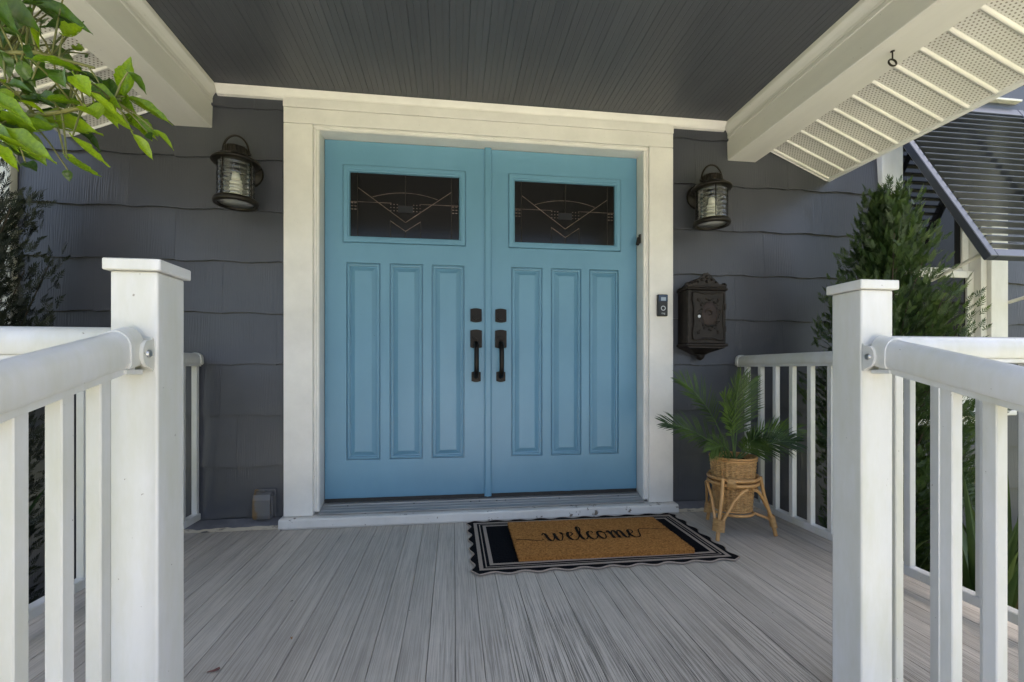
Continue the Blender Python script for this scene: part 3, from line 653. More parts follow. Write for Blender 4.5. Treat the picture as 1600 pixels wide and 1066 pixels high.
for r, dd in ((1.0, 0), (0.92, 0.004), (0.7, 0.006), (0.0, 0.0075)):
    for q in range(28): vs.append((0.012+0.048*r*math.cos(q*2*math.pi/28), by-0.0072-dd, zz(1.160)+0.072*r*math.sin(q*2*math.pi/28)))
m_.add(vs, [[i*28+q, i*28+(q+1) % 28, (i+1)*28+(q+1) % 28, (i+1)*28+q] for i in range(3) for q in range(28)], smooth=True); m_.build('oval_medallion', 'iron_red', dm)
m_ = MB()
for q in range(30):     # floral relief garland round the oval
    an = q*2*math.pi/30; rr = 1.0+0.10*math.sin(q*2.3); x, z = 0.012+0.060*rr*math.cos(an), zz(1.160)+0.086*rr*math.sin(an)
    s = 0.006+0.003*math.sin(q*1.7); m_.tube([(x, by-0.006, z), (x, by-0.011, z), (x, by-0.013, z)], [s, s*0.8, s*0.2], 7)
for sx, sz in ((-1, -1), (1, -1), (-1, 1), (1, 1)):
    for q in range(5):
        x, z = 0.006+sx*(0.060+0.006*math.cos(q*1.9)), zz(1.150)+sz*(0.092+0.008*math.sin(q*2.4)); m_.tube([(x, by-0.006, z), (x, by-0.011, z), (x, by-0.012, z)], [0.007, 0.005, 0.001], 7)
m_.build('relief', 'iron', dm)
m_ = MB()      # raised horn like figure on the oval
m_.tube([(-0.018, by-0.015, zz(1.172)), (-0.008, by-0.018, zz(1.184)), (0.008, by-0.018, zz(1.186)), (0.022, by-0.017, zz(1.174)), (0.020, by-0.016, zz(1.158)), (0.004, by-0.017, zz(1.156))], [0.004, 0.006, 0.0065, 0.006, 0.005, 0.003], 8); m_.build('relief', 'iron_red', dm)
m_ = MB(); m_.tube([(-0.018, by-0.0095, zz(1.098)), (0.012, by-0.0145, zz(1.092)), (0.042, by-0.0095, zz(1.098))], [0.004, 0.005, 0.004], 8); m_.build('slot_lip', 'gap', dm)
m_ = MB(); m_.tube([(-0.054, by-0.006, zz(1.147)), (-0.054, by-0.012, zz(1.147))], [0.009, 0.009], 14); m_.build('lock', 'silver', dm)
for z in (1.205, 1.075):
    m_ = MB(); m_.tube([(0.108, by-0.006, zz(z-0.017)), (0.108, by-0.006, zz(z+0.017))], 0.007, 8); m_.build('hinge', 'iron', mb)
m_ = MB(); m_.box(bx0-0.010, bx1+0.010, by-0.010, 0.0, zz(0.976), zz(0.9915), 0.004); m_.build('bottom_moulding', 'iron', mb)
m_ = MB(); sec = [(1.0, 0.975), (0.92, 0.966), (0.74, 0.957), (0.40, 0.940), (0.26, 0.928)]; vs = []
for s_, z in sec: vs += [(bx0*s_, by*min(1, s_+0.1), zz(z)), (bx1*s_, by*min(1, s_+0.1), zz(z)), (bx1*s_, -0.001, zz(z)), (bx0*s_, -0.001, zz(z))]
m_.add(vs, [[i*4+q, i*4+(q+1) % 4, (i+1)*4+(q+1) % 4, (i+1)*4+q] for i in range(4) for q in range(4)]+[[16, 17, 18, 19]]); m_.build('bracket', 'iron', mb)
m_ = MB(); m_.lathe([(0.030, 0.030), (0.026, 0.022), (0.024, 0.012), (0.018, 0.003), (0.008, -0.004), (0.0005, -0.006)], 20, (0, by*0.36, zz(0.902))); m_.build('finial', 'iron', mb)

# ------------------------------------------------------------------ doorbell, outlet cover
dbell = thing('doorbell', 'slim black video doorbell on the cream door casing', 'doorbell', (1.018, -0.0455, 1.218))
m_ = MB(); m_.box(-0.0295, 0.0295, -0.027, 0.0, -0.064, 0.064, 0.005, seg=2); bb = m_.build('body', 'belly', dbell)
m_ = MB(); m_.box(-0.028, 0.028, -0.0285, -0.0272, 0.022, 0.060, 0.0005); m_.build('camera_panel', 'bellblue', bb)
m_ = MB(); m_.box(-0.015, 0.015, -0.0305, -0.0287, 0.025, 0.046, 0.0006); m_.build('lens', 'belllens', bb)
m_ = MB(); vs = [(r*math.cos(q*2*math.pi/28), -0.0274-dd, -0.018+r*math.sin(q*2*math.pi/28)) for r, dd in ((0.0145, 0), (0.0140, 0.002), (0.0105, 0.002), (0.0100, 0)) for q in range(28)]
m_.add(vs, [[i*28+q, i*28+(q+1) % 28, (i+1)*28+(q+1) % 28, (i+1)*28+q] for i in range(3) for q in range(28)]); m_.build('button_ring', 'silver', bb)
tc = bpy.data.curves.new('logo', 'FONT'); tc.body = 'ring'; tc.size = 0.0145; tc.align_x = 'CENTER'; tc.extrude = 0.0002
to = bpy.data.objects.new('logo_tmp', tc); COL.objects.link(to); dg = bpy.context.evaluated_depsgraph_get()
lm = bpy.data.meshes.new_from_object(to.evaluated_get(dg)); bpy.data.objects.remove(to); lm.materials.append(M['silver'])
put('logo', lm, bb, (0, -0.0278, -0.052), (R(90), 0, 0))
oc = thing('outlet_cover', 'small stained grey weatherproof outlet cover low on the left wall', 'outlet', (-1.195, -0.016, 0.058))
m_ = MB(); p_ = [(0.0, 0.0), (-0.055, 0.0), (-0.062, 0.02), (-0.060, 0.10), (-0.050, 0.126), (-0.030, 0.138), (0.0, 0.140)]
m_.prism(p_, 'x', -0.040, 0.045); m_.build('lid', 'outlet', oc)
m_ = MB(); m_.box(-0.052, 0.056, -0.010, 0.0, -0.002, 0.146, 0.004); m_.build('back_plate', 'outlet', oc)
m_ = MB(); m_.box(0.0455, 0.053, -0.050, -0.0105, 0.018, 0.118, 0.003); m_.build('hinge', 'outlet', oc)
m_ = MB(); m_.box(-0.012, 0.012, -0.045, -0.030, 0.1405, 0.146, 0.002); m_.build('latch_tab', 'outlet', oc)

# ------------------------------------------------------------------ rug and welcome mat
RX0, RX1, RYa, RYb = -0.094, 1.036, -0.718, -0.122
rug = thing('rug', 'black rug with taupe stripes and scalloped edge under the coir mat', 'rug', (0.47, -0.417, 0.002))
def rugpoint(o, x, y): return (x-0.47, y+0.417, o)
hx_, hy_ = (RX1-RX0)/2, (RYb-RYa)/2
def perim(off, scallop, n_l=10, n_s=5, per=12):
    pts = []
    for (ax, ay, bx_, by_, nx, ny, nn) in ((-hx_, -hy_, hx_, -hy_, 0, -1, n_l), (hx_, -hy_, hx_, hy_, 1, 0, n_s), (hx_, hy_, -hx_, hy_, 0, 1, n_l), (-hx_, hy_, -hx_, -hy_, -1, 0, n_s)):
        for q in range(nn*per):
            u = q/(nn*per); w_ = 0.012+scallop*(0.5-0.5*math.cos(2*math.pi*(nn*u+0.5))) if scallop else 0
            x, y = ax+(bx_-ax)*u, ay+(by_-ay)*u
            # inset rectangle
            k = 1
            xi = max(-hx_+off, min(hx_-off, x)) if off > 0 else x; yi = max(-hy_+off, min(hy_-off, y)) if off > 0 else y
            c = 0.0
            du = min(u, 1-u)*(2*hx_ if nx == 0 else 2*hy_)
            pts.append((xi+nx*(w_-(off if off < 0 else 0)), yi+ny*(w_-(off if off < 0 else 0))))
    return pts
loops = [(perim(0, 0.020, 9), 0.0), (perim(0, 0.020, 9), 0.005), (perim(0, 0.017, 9), 0.0068), (perim(0.004, 0.0, 9), 0.0065), (perim(0.021, 0, 9), 0.0065), (perim(0.032, 0, 9), 0.0065), (perim(0.037, 0, 9), 0.0065), (perim(0.050, 0, 9), 0.0065), (perim(0.066, 0, 9), 0.0065)]
mi = [1, 0, 0, 1, 0, 1, 0, 1]
n = len(loops[0][0]); m_ = MB()
def wav(p): return 0.0012*noise.noise((p[0]*7, p[1]*7, 3))
for i in range(len(loops)-1):
    A, B_ = loops[i], loops[i+1]; vs = [(p[0], p[1], A[1]+wav(p)) for p in A[0]]+[(p[0], p[1], B_[1]+wav(p)) for p in B_[0]]
    m_.add(vs, [[q, (q+1) % n, n+(q+1) % n, n+q] for q in range(n)], mi[i], True)
L_ = loops[-1]; m_.add([(-hx_+0.066, -hy_+0.066, 0.0065), (hx_-0.066, -hy_+0.066, 0.0065), (hx_-0.066, hy_-0.066, 0.0065), (-hx_+0.066, hy_-0.066, 0.0065)], [[0, 1, 2, 3]], 0)
m_.raw('carpet', ['rugblack', 'rugtan'], rug)
p0 = perim(0, 0.020, 9); m_ = MB(); m_.tube([(p[0], p[1], 0.0045+wav(p)) for p in p0+[p0[0]]], 0.0036, 6, cap=False); m_.build('piping', 'rugtan', rug)

mat = thing('welcome_mat', 'brown coir doormat with welcome in black script', 'doormat', (0.487, -0.424, 0.0088)); mat.rotation_euler.z = R(-0.9)
MW, MH, MT = 0.805, 0.462, 0.020
m_ = MB(); nx, ny = 60, 36; vs = []; rnd = random.Random(3)
for j in range(ny+1):
    for i in range(nx+1):
        ed = 1 if i in (0, nx) or j in (0, ny) else 0
        vs.append((-MW/2+MW*i/nx+ed*rnd.uniform(-0.003, 0.003), -MH/2+MH*j/ny+ed*rnd.uniform(-0.003, 0.003), MT+rnd.uniform(-0.0006, 0.0006)-ed*0.002))
m_.add(vs, [[j*(nx+1)+i, j*(nx+1)+i+1, (j+1)*(nx+1)+i+1, (j+1)*(nx+1)+i] for j in range(ny) for i in range(nx)], 0, True)
m_.box(-MW/2+0.002, MW/2-0.002, -MH/2+0.002, MH/2-0.002, 0.0, MT-0.003)
m_.raw('coir_pile', 'coir', mat)
m_ = MB()
def fibre(x, y, z, dx, dy, l):
    d = Vector((dx, dy, rnd.uniform(-0.3, 0.8))).normalized()*l; s = Vector((-d.y, d.x, 0)); s = s.normalized()*0.0008 if s.length > 1e-5 else Vector((0.0008, 0, 0))
    p = Vector((x, y, z)); m_.add([p-s, p+s, p+d], [[0, 1, 2]])
for _ in range(2600):
    side = rnd.random()*(2*MW+2*MH); z = rnd.uniform(0.001, MT)
    l = rnd.uniform(0.003, 0.009)
    if side < MW: fibre(-MW/2+side, -MH/2+0.002, z, rnd.uniform(-.7, .7), -1, l)
    elif side < 2*MW: fibre(-MW/2+side-MW, MH/2-0.002, z, rnd.uniform(-.7, .7), 1, l)
    elif side < 2*MW+MH: fibre(-MW/2+0.002, -MH/2+side-2*MW, z, -1, rnd.uniform(-.7, .7), l)
    else: fibre(MW/2-0.002, -MH/2+side-2*MW-MH, z, 1, rnd.uniform(-.7, .7), l)
for _ in range(5000):
    x, y = rnd.uniform(-MW/2, MW/2), rnd.uniform(-MH/2, MH/2); an = rnd.uniform(0, 6.28); fibre(x, y, MT-0.001, math.cos(an), math.sin(an), rnd.uniform(0.003, 0.006))
ff = m_.raw('coir_fibres', 'coir', mat); ff['kind'] = 'stuff'
# script lettering as brush ribbons
def cat(pts, k=9):
    P = [Vector((*p, 0)) for p in pts]; P = [P[0]*2-P[1]]+P+[P[-1]*2-P[-2]]; out = []
    for i in range(1, len(P)-2):
        for q in range(k):
            t = q/k; a_, b_, c_, d_ = P[i-1:i+3]
            out.append(0.5*((2*b_)+(c_-a_)*t+(2*a_-5*b_+4*c_-d_)*t*t+(3*b_-a_-3*c_+d_)*t**3))
    out.append(P[-2]); return out
STR = [
 [(-2.15, .34), (-1.5, .30), (-.9, .16), (-.45, .12), (-.2, .22)],
 [(-.22, .70), (-.08, .95), (.06, .80), (.12, .35), (.26, .02), (.46, .12), (.62, .50), (.70, .92)],
 [(.70, .92), (.70, .45), (.80, .06), (1.0, .05), (1.2, .45), (1.26, .88), (1.20, .98), (1.27, .80), (1.48, .74)],
 [(1.46, .42), (1.75, .50), (2.0, .74), (1.92, .97), (1.72, .90), (1.60, .50), (1.70, .10), (1.95, .01), (2.2, .16), (2.42, .5)],
 [(2.42, .5), (2.68, 1.05), (2.78, 1.48), (2.66, 1.62), (2.53, 1.30), (2.49, .6), (2.54, .12), (2.70, .02), (2.88, .18), (3.0, .42)],
 [(3.50, .74), (3.46, .94), (3.28, .97), (3.08, .70), (3.06, .28), (3.24, .02), (3.48, .08), (3.74, .42)],
 [(4.08, .97), (3.86, .80), (3.78, .38), (3.96, .02), (4.20, .16), (4.32, .60), (4.18, .93), (4.06, .96), (4.18, .80), (4.40, .74), (4.60, .82)],
 [(4.56, .80), (4.68, .96), (4.74, .60), (4.74, .02)],
 [(4.74, .30), (4.88, .74), (5.06, .96), (5.16, .76), (5.16, .02)],
 [(5.16, .30), (5.30, .74), (5.48, .96), (5.58, .74), (5.58, .22), (5.70, .02), (5.88, .18), (5.98, .42)],
 [(5.94, .42), (6.22, .50), (6.46, .74), (6.38, .97), (6.18, .90), (6.06, .50), (6.16, .10), (6.40, .01), (6.68, .16), (6.86, .60), (7.0, .90), (7.3, 1.02), (8.2, 1.0), (9.0, .86), (9.35, .84)]]
sx_, sy_ = 0.0690, 0.108; x_off, y_off = -0.242, -0.066
m_ = MB()
for si, st_ in enumerate(STR):
    pts = cat(st_); thin = si == 0; wv_ = []; vs = []
    k = len(pts)
    Q = [Vector((p.x*sx_+x_off, p.y*sy_+y_off, 0)) for p in pts]
    for i in range(k):
        t = (Q[min(i+1, k-1)]-Q[max(i-1, 0)]).normalized(); nrm = Vector((-t.y, t.x, 0))
        down = max(0.0, -t.y); wd = 0.0023+0.0050*down**1.5+0.0010*max(0, t.y)
        if thin or pts[i].x > 6.95: wd = 0.0026
        wd *= 0.9+0.2*noise.noise((Q[i].x*60, Q[i].y*60, si))+0.1
        vs += [Q[i]+nrm*wd+Vector((0, 0, MT+0.0018)), Q[i]-nrm*wd+Vector((0, 0, MT+0.0018))]
    zo = si*0.00012
    vs = [(max(-MW/2, min(MW/2, v.x)), v.y, v.z+zo) for v in vs]
    m_.add(vs, [[2*i, 2*i+1, 2*i+3, 2*i+2] for i in range(k-1)])
m_.raw('lettering', 'ink', mat)

# ------------------------------------------------------------------ plant stand, basket, palm
PX, PY = 1.241, -0.400
stand = thing('plant_stand', 'three legged rattan plant stand beside the mat', 'plant stand', (PX, PY, 0.0))
for k_, zr in enumerate((0.287, 0.262)):
    m_ = MB(); r = 0.117-0.001*k_; m_.tube([(r*math.cos(q*2*math.pi/40), r*math.sin(q*2*math.pi/40), zr) for q in range(41)], 0.0095, 8, cap=False); m_.build('ring', 'rattan', stand)
angs = [math.atan2(-0.516-PY, 1.084-PX), math.atan2(-0.489-PY, 1.412-PX), math.atan2(-0.2-PY, 1.215-PX)]
for k_, an in enumerate(angs):
    ca, sa = math.cos(an), math.sin(an); rf = 0.196
    foot = Vector((rf*ca, rf*sa, 0.002)); wrap = Vector((0.180*ca, 0.180*sa, 0.075))
    m_ = MB(); m_.tube([foot, wrap, (0.143*ca, 0.143*sa, 0.20), (0.1265*ca, 0.1265*sa, 0.296)], 0.0092, 10); m_.build('leg', 'rattan', stand)
    for s_ in (-1, 1):
        a2 = an+s_*R(52); P0 = Vector((0.184*ca, 0.184*sa, 0.050))+Vector((-sa, ca, 0))*s_*0.016
        pts = [P0, Vector((0.176*ca, 0.176*sa, 0.10))+Vector((-sa, ca, 0))*s_*0.020]
        for q in (0.45, 0.75, 1.0):
            aa = an+s_*R(52)*q; rr = 0.158-0.034*q; zq = 0.10+0.150*math.sin(q*math.pi/2); pts.append(Vector((rr*math.cos(aa), rr*math.sin(aa), zq)))
        m_ = MB(); m_.tube(pts, 0.0072, 8); m_.build('brace', 'rattan', stand)
    m_ = MB()
    for q in range(9):
        z = 0.050+q*0.0065; rr = 0.186-0.2*(z-0.05); c = Vector((rr*ca, rr*sa, z)); tg = Vector((-sa, ca, 0)); rd = Vector((ca, sa, 0))
        m_.tube([c+tg*0.0275*math.cos(w_*2*math.pi/16)+rd*0.0135*math.sin(w_*2*math.pi/16) for w_ in range(17)], 0.0037, 6, cap=False)
    m_.build('binding', 'wicker', stand)
    m_ = MB()
    for q in range(7):
        da = (q-3)*0.045; c0 = Vector((0.1165*math.cos(an+da+R(18)), 0.1165*math.sin(an+da+R(18)), 0.2745)); rd = Vector((math.cos(an+da+R(18)), math.sin(an+da+R(18)), 0))
        m_.tube([c0+rd*0.0135*math.cos(w_*2*math.pi/12)+Vector((0, 0, 0.026*math.sin(w_*2*math.pi/12))) for w_ in range(13)], 0.0034, 6, cap=False)
    m_.build('binding', 'wicker', stand)
m_ = MB(); r = 0.094; m_.tube([(r*math.cos(q*2*math.pi/36), r*math.sin(q*2*math.pi/36), 0.108) for q in range(37)], 0.007, 8, cap=False)
for an in angs: m_.tube([(0.092*math.cos(an), 0.092*math.sin(an), 0.108), (0.176*math.cos(an), 0.176*math.sin(an), 0.082)], 0.007, 8)
m_.build('bottom_ring', 'rattan', stand)
bk = thing('wicker_basket', 'round woven wicker planter basket set in the rattan stand', 'basket', (PX, PY, 0.120))
m_ = MB(); H_ = 0.272; ns_ = 26
def brad(z): return 0.085+0.021*(z/H_)
rows = 30
for i in range(rows):
    z = 0.006+(H_-0.018)*i/(rows-1); pts = []
    for q in range(ns_*4+1):
        an = q*2*math.pi/(ns_*4); rr = brad(z)+0.0034*math.sin(q*math.pi/4*1.0+math.pi*(i % 2)+0.0)
        rr = brad(z)+0.0030*math.cos(q*math.pi/2)+0.0009*math.cos(q*math.pi/4+math.pi*(i % 2)); pts.append((rr*math.cos(an), rr*math.sin(an), z+0.0006*math.sin(q*1.3+i)))
    m_.tube(pts, 0.0043, 5, cap=False)
m_.build('weave', 'wicker', bk)
m_ = MB()
for q in range(ns_*1):
    an = (q*4)*2*math.pi/(ns_*4); m_.tube([(brad(z)*math.cos(an), brad(z)*math.sin(an), z) for z in (0.0, 0.09, 0.18, H_-0.004)], 0.0034, 5)
m_.build('stakes', 'rattan', bk)
m_ = MB(); m_.lathe([(0.0005, 0.001), (0.081, 0.001), (0.080, 0.004), (0.100, H_-0.02)], 40); m_.build('liner', 'soil', bk)
for k_, (zr, rr_) in enumerate(((H_, 0.110), (H_-0.012, 0.1085))):
    m_ = MB(); m_.tube([((rr_+0.001*math.sin(q*0.9))*math.cos(q*2*math.pi/80), (rr_+0.001*math.sin(q*0.9))*math.sin(q*2*math.pi/80), zr) for q in range(81)], 0.0062, 7, cap=False); m_.build('rim', 'rattan', bk)
m_ = MB(); m_.tube([(0.087*math.cos(q*2*math.pi/60), 0.087*math.sin(q*2*math.pi/60), 0.004) for q in range(61)], 0.005, 6, cap=False); m_.build('rim', 'rattan', bk)
pl = thing('palm_plant', 'small green palm growing from the wicker basket', 'plant', (PX, PY, 0.37))
m_ = MB(); m_.lathe([(0.0005, 0.006), (0.06, 0.004), (0.098, -0.006)], 24, wob=lambda i, j: 0); m_.build('soil', 'soil', pl)
def frond(tip, mid, seed, ln=0.12, base=(0, 0, 0.0), droop=0.3, start=0.22, face=(0.1, -0.80, 0.55)):
    rr = random.Random(seed); P0, P1, P2 = Vector(base), Vector(mid), Vector(tip); m_ = MB(); N = 30; pts = []
    for i in range(N+1):
        t = i/N; pts.append(P0*(1-t)**2+P1*2*t*(1-t)+P2*t*t)
    m_.tube(pts, [0.0042*(1-0.75*i/N) for i in range(N+1)], 6, 1)
    for i in range(int(N*start), N+1):
        for dbl in ((0, 1) if i % 3 == 0 else (0,)):
            t = (i-0.5*dbl)/N; c = P0*(1-t)**2+P1*2*t*(1-t)+P2*t*t
            tg = ((P1-P0)*(1-t)+(P2-P1)*t).normalized(); side0 = tg.cross(Vector(face)).normalized()
            upv = side0.cross(tg).normalized()
            u = (t-start)/(1-start); l = ln*(0.50+0.8*math.sin(math.pi*min(1, 0.18+u*0.75)))*rr.uniform(0.85, 1.1)
            for s_ in (-1, 1):
                d = (side0*s_*(0.85-0.45*u)+tg*(0.55+0.6*u)+upv*rr.uniform(0.05, 0.35)).normalized()
                w_ = 0.0034*rr.uniform(0.8, 1.15); wn = d.cross(upv).normalized(); tipd = Vector((0, 0, -droop*l*rr.uniform(0.5, 1.2)))
                a0 = c; a1 = c+d*l*0.4+tipd*0.12; a2 = c+d*l*0.75+tipd*0.45; a3 = c+d*l+tipd
                f_ = upv*w_*0.35
                m_.add([a0-wn*w_*0.5, a0+wn*w_*0.5, a1-wn*w_, a1+wn*w_, a2-wn*w_*0.7, a2+wn*w_*0.7, a3, a1-f_, a2-f_*0.7, a0-f_*0.3], [[0, 2, 7, 9], [9, 7, 3, 1], [2, 4, 8, 7], [7, 8, 5, 3], [4, 6, 8], [8, 6, 5]])
    m_.raw('frond', ['palm', 'palmstem'], pl)
frond((-0.375, -0.02, 0.200), (-0.17, -0.03, 0.165), 1, 0.115, (-0.02, 0, 0), 0.12, 0.16)
frond((-0.275, 0.03, 0.415), (-0.10, 0.02, 0.31), 2, 0.115, (-0.01, 0.01, 0), 0.12, 0.36)
frond((0.11, 0.03, 0.400), (0.03, 0.01, 0.26), 3, 0.115, (0.01, 0, 0), 0.10, 0.30)
frond((0.00, -0.06, 0.425), (-0.03, -0.04, 0.22), 4, 0.110, (0, -0.01, 0), 0.10, 0.36)
frond((0.345, -0.02, 0.160), (0.15, -0.02, 0.15), 5, 0.105, (0.02, 0, 0), 0.15, 0.18)
frond((0.25, -0.12, 0.110), (0.12, -0.07, 0.12), 6, 0.10, (0.02, -0.01, 0), 0.25, 0.25)
frond((-0.20, -0.14, 0.085), (-0.10, -0.10, 0.13), 7, 0.09, (-0.01, -0.02, 0), 0.25, 0.25)
frond((0.05, -0.15, 0.13), (0.04, -0.10, 0.15), 10, 0.09, (0.0, -0.02, 0), 0.3, 0.25)
frond((-0.10, -0.08, 0.33), (-0.03, -0.04, 0.18), 12, 0.11, (0.0, -0.01, 0), 0.2, 0.4)

# ------------------------------------------------------------------ railings and posts
def rail_profile(w_, h, n=10):
    """bread-loaf section, (across, up) with flat underside at 0"""
    pts = [(-w_/2*0.86, 0), (w_/2*0.86, 0), (w_/2, h*0.12), (w_/2, h*0.5)]
    for q in range(1, n): an = math.pi*q/n; pts.append((w_/2*math.cos(an), h*0.5+h*0.5*math.sin(an)))
    pts += [(-w_/2, h*0.5), (-w_/2, h*0.12)]
    return pts
def loaf(p0, p1, w_, h, dz=0.0):
    """rail between two points given at its underside"""
    m_ = MB(); p0, p1 = Vector(p0), Vector(p1); d = (p1-p0).normalized(); side = d.cross(Vector((0, 0, 1))).normalized(); up = Vector((0, 0, 1))
    pr = rail_profile(w_, h); n = len(pr); vs = []
    for p in (p0, p1):
        for a_, b_ in pr: vs.append(p+side*a_+up*b_)
    m_.add(vs, [[i, (i+1) % n, n+(i+1) % n, n+i] for i in range(n)], 0, True); m_.add(vs[:n], [list(range(n))]); m_.add(vs[n:], [list(range(n))[::-1]]); return m_
def smooth_loaf(o):
    me = o.data; me.set_sharp_from_angle(angle=R(40)); return o
def post(label, x0, x1, y0, y1, ztop):
    t = thing('newel_post', label, 'post', ((x0+x1)/2, (y0+y1)/2, 0.0), 'posts at the top of the steps')
    hx, hy = (x1-x0)/2, (y1-y0)/2
    m_ = MB(); m_.box(-hx, hx, -hy, hy, -0.30, ztop-0.024, 0.004, seg=2); m_.build('post_sleeve', 'rail', t)
    m_ = MB(); e_ = 0.009; m_.box(-hx-e_, hx+e_, -hy-e_, hy+e_, ztop-0.0235, ztop-0.001, 0.002)
    vs = [(-hx-e_+0.003, -hy-e_+0.003, ztop-0.0008), (hx+e_-0.003, -hy-e_+0.003, ztop-0.0008), (hx+e_-0.003, hy+e_-0.003, ztop-0.0008), (-hx-e_+0.003, hy+e_-0.003, ztop-0.0008), (0, 0, ztop+0.006)]
    m_.add(vs, [[0, 1, 4], [1, 2, 4], [2, 3, 4], [3, 0, 4]]); m_.build('post_cap', 'rail', t)
    return t
PL = (-0.8594, -0.7746, -1.6226, -1.5327); PR = (0.7761, 0.8626, -1.6167, -1.5302)
post('white newel post at the left of the steps', *PL, 1.0567)
post('white newel post at the right of the steps', *PR, 1.058)
def bal_mesh(wd, z0, z1): m_ = MB(); m_.box(-wd/2, wd/2, -wd/2, wd/2, z0, z1, 0.002); return m_.mesh('baluster', ['rail'])
RT = 0.926
def level_rail(label, p0, p1, axis, bal, endcap, grp='white porch railings', zb=0.055):
    """straight level rail between two points on the deck plane; bal = positions along the axis"""
    t = thing('porch_railing', label, 'railing', (p0[0], p0[1], 0.0), grp); o = Vector(p0)
    q0, q1 = Vector((0, 0, 0)), Vector(p1)-o
    smooth_loaf(loaf(q0+Vector((0, 0, RT-0.056)), q1+Vector((0, 0, RT-0.056)), 0.058, 0.056).build('top_rail', 'rail', t))
    d = (q1-q0).normalized(); s = d.cross(Vector((0, 0, 1)))
    m_ = MB(); 
    if axis == 'y': m_.box(-0.021, 0.021, min(0, q1.y), max(0, q1.y), RT-0.068, RT-0.0562, 0.001)
    else: m_.box(min(0, q1.x), max(0, q1.x), -0.021, 0.021, RT-0.068, RT-0.0562, 0.001)
    m_.build('rail_channel', 'rail', t)
    m_ = MB()
    if axis == 'y': m_.box(-0.019, 0.019, min(0, q1.y), max(0, q1.y), zb, zb+0.035, 0.003)
    else: m_.box(min(0, q1.x), max(0, q1.x), -0.019, 0.019, zb, zb+0.035, 0.003)
    m_.build('bottom_rail', 'rail', t)
    bme = bal_mesh(0.0255 if axis == 'y' else 0.0235, zb+0.034, RT-0.067)
    for b in bal: put('baluster', bme, t, (0, b-o.y, 0) if axis == 'y' else (b-o.x, 0, 0))
    for c in endcap:
        m_ = loaf(Vector(c)-o+Vector((0, 0, RT-0.060)), Vector(c)-o-d*math.copysign(0.022, (Vector(c)-o-q1*0.5).dot(d))+Vector((0, 0, RT-0.060)), 0.066, 0.064); smooth_loaf(m_.build('end_bracket', 'rail', t))
    return t
SX_L, SX_R = -1.530, 1.535
level_rail('white side railing along the left edge of the porch', (SX_L, -0.022, 0), (SX_L, -1.545, 0), 'y', [-0.038-0.121*k for k in range(12)], [(SX_L, -0.022, 0)])
level_rail('white side railing along the right edge of the porch behind the palm', (SX_R, -0.022, 0), (SX_R, -1.541, 0), 'y', [-0.095-0.121*k for k in range(12)], [(SX_R, -0.022, 0)])
level_rail('white front railing left of the left newel post', (PL[0]-0.001, -1.5785, 0), (SX_L-0.03, -1.5785, 0), 'x', [-0.905, -0.982, -1.065, -1.18, -1.30, -1.42], [], zb=-0.06)
level_rail('white front railing right of the right newel post', (PR[1]+0.001, -1.5747, 0), (SX_R+0.03, -1.5747, 0), 'x', [0.915, 1.040, 1.190, 1.31, 1.43], [], zb=-0.06)
SLOPE = 0.27
def stair_rail(label, x, yp, bals, z_at, inner):
    """sloped rail going down the steps from the front face yp of a newel post"""
    t = thing('stair_railing', label, 'railing', (x, yp, 0.0), 'sloped railings down the steps')
    zu = lambda y: z_at+SLOPE*(y-yp)           # underside height
    y0, y1 = yp-0.028, yp-1.05
    smooth_loaf(loaf((0, y0-yp, zu(y0)), (0, y1-yp, zu(y1)), 0.0545, 0.065).build('top_rail', 'rail', t))
    c0, c1 = yp-0.018, yp-0.052
    smooth_loaf(loaf((0, c0-yp, zu(c0)-0.004), (0, c1-yp, zu(c1)-0.004), 0.060, 0.072).build('rail_sleeve', 'rail', t))
    m_ = MB(); m_.box(-0.024, 0.024, c1-yp-0.006, c0-yp+0.006, zu(c1)-0.014, zu(c1)-0.0045, 0.001); m_.build('sleeve_clip', 'rail', t)
    # bracket ears on the post
    br = MB()
    for s_ in (-1, 1):
        pts = [(-0.001, z_at-0.020), (-0.001, z_at+0.040)]
        for q in range(9): an = math.pi/2-math.pi*q/8; pts.append((-0.016-0.016*math.cos(an)*1.0, z_at+0.012+0.026*math.sin(an)))
        br.prism(pts, 'x', s_*0.033-0.0035, s_*0.033+0.0035)
    br.box(-0.036, 0.036, -0.006, -0.0006, z_at-0.022, z_at+0.044, 0.001)
    bo = br.build('bracket', 'rail', t)
    for s_ in (-1, 1):
        m_ = MB(); m_.tube([(s_*0.0368, -0.017, z_at+0.012), (s_*0.0405, -0.017, z_at+0.012), (s_*0.041, -0.017, z_at+0.012)], [0.0075, 0.0065, 0.004], 12); m_.build('screw', 'screw', bo)
    m_ = MB(); m_.prism([(y0-yp, zu(y0)-0.013), (y1-yp, zu(y1)-0.013), (y1-yp, zu(y1)-0.0008), (y0-yp, zu(y0)-0.0008)], 'x', -0.020, 0.020); m_.build('rail_channel', 'rail', t)
    m_ = MB(); zb = lambda y: z_at-0.93+SLOPE*(y-yp); m_.prism([(y0-yp, zb(y0)), (y1-yp, zb(y1)), (y1-yp, zb(y1)+0.035), (y0-yp, zb(y0)+0.035)], 'x', -0.019, 0.019); m_.build('bottom_rail', 'rail', t)
    for b in bals:
        m_ = MB(); m_.box(-0.0125, 0.0125, -0.0125, 0.0125, zb(b)+0.03-zb(b), zu(b)-0.006-zb(b), 0.002); m_.build('baluster', 'rail', t, (0, b-yp, zb(b)))
    return t
stair_rail('white sloped railing down the left side of the steps', -0.8174, PL[2], [-1.712-0.079*k for k in range(10)], 0.859, 1)
stair_rail('white sloped railing down the right side of the steps', 0.8138, PR[2], [-1.786-0.076*k for k in range(9)], 0.859, -1)

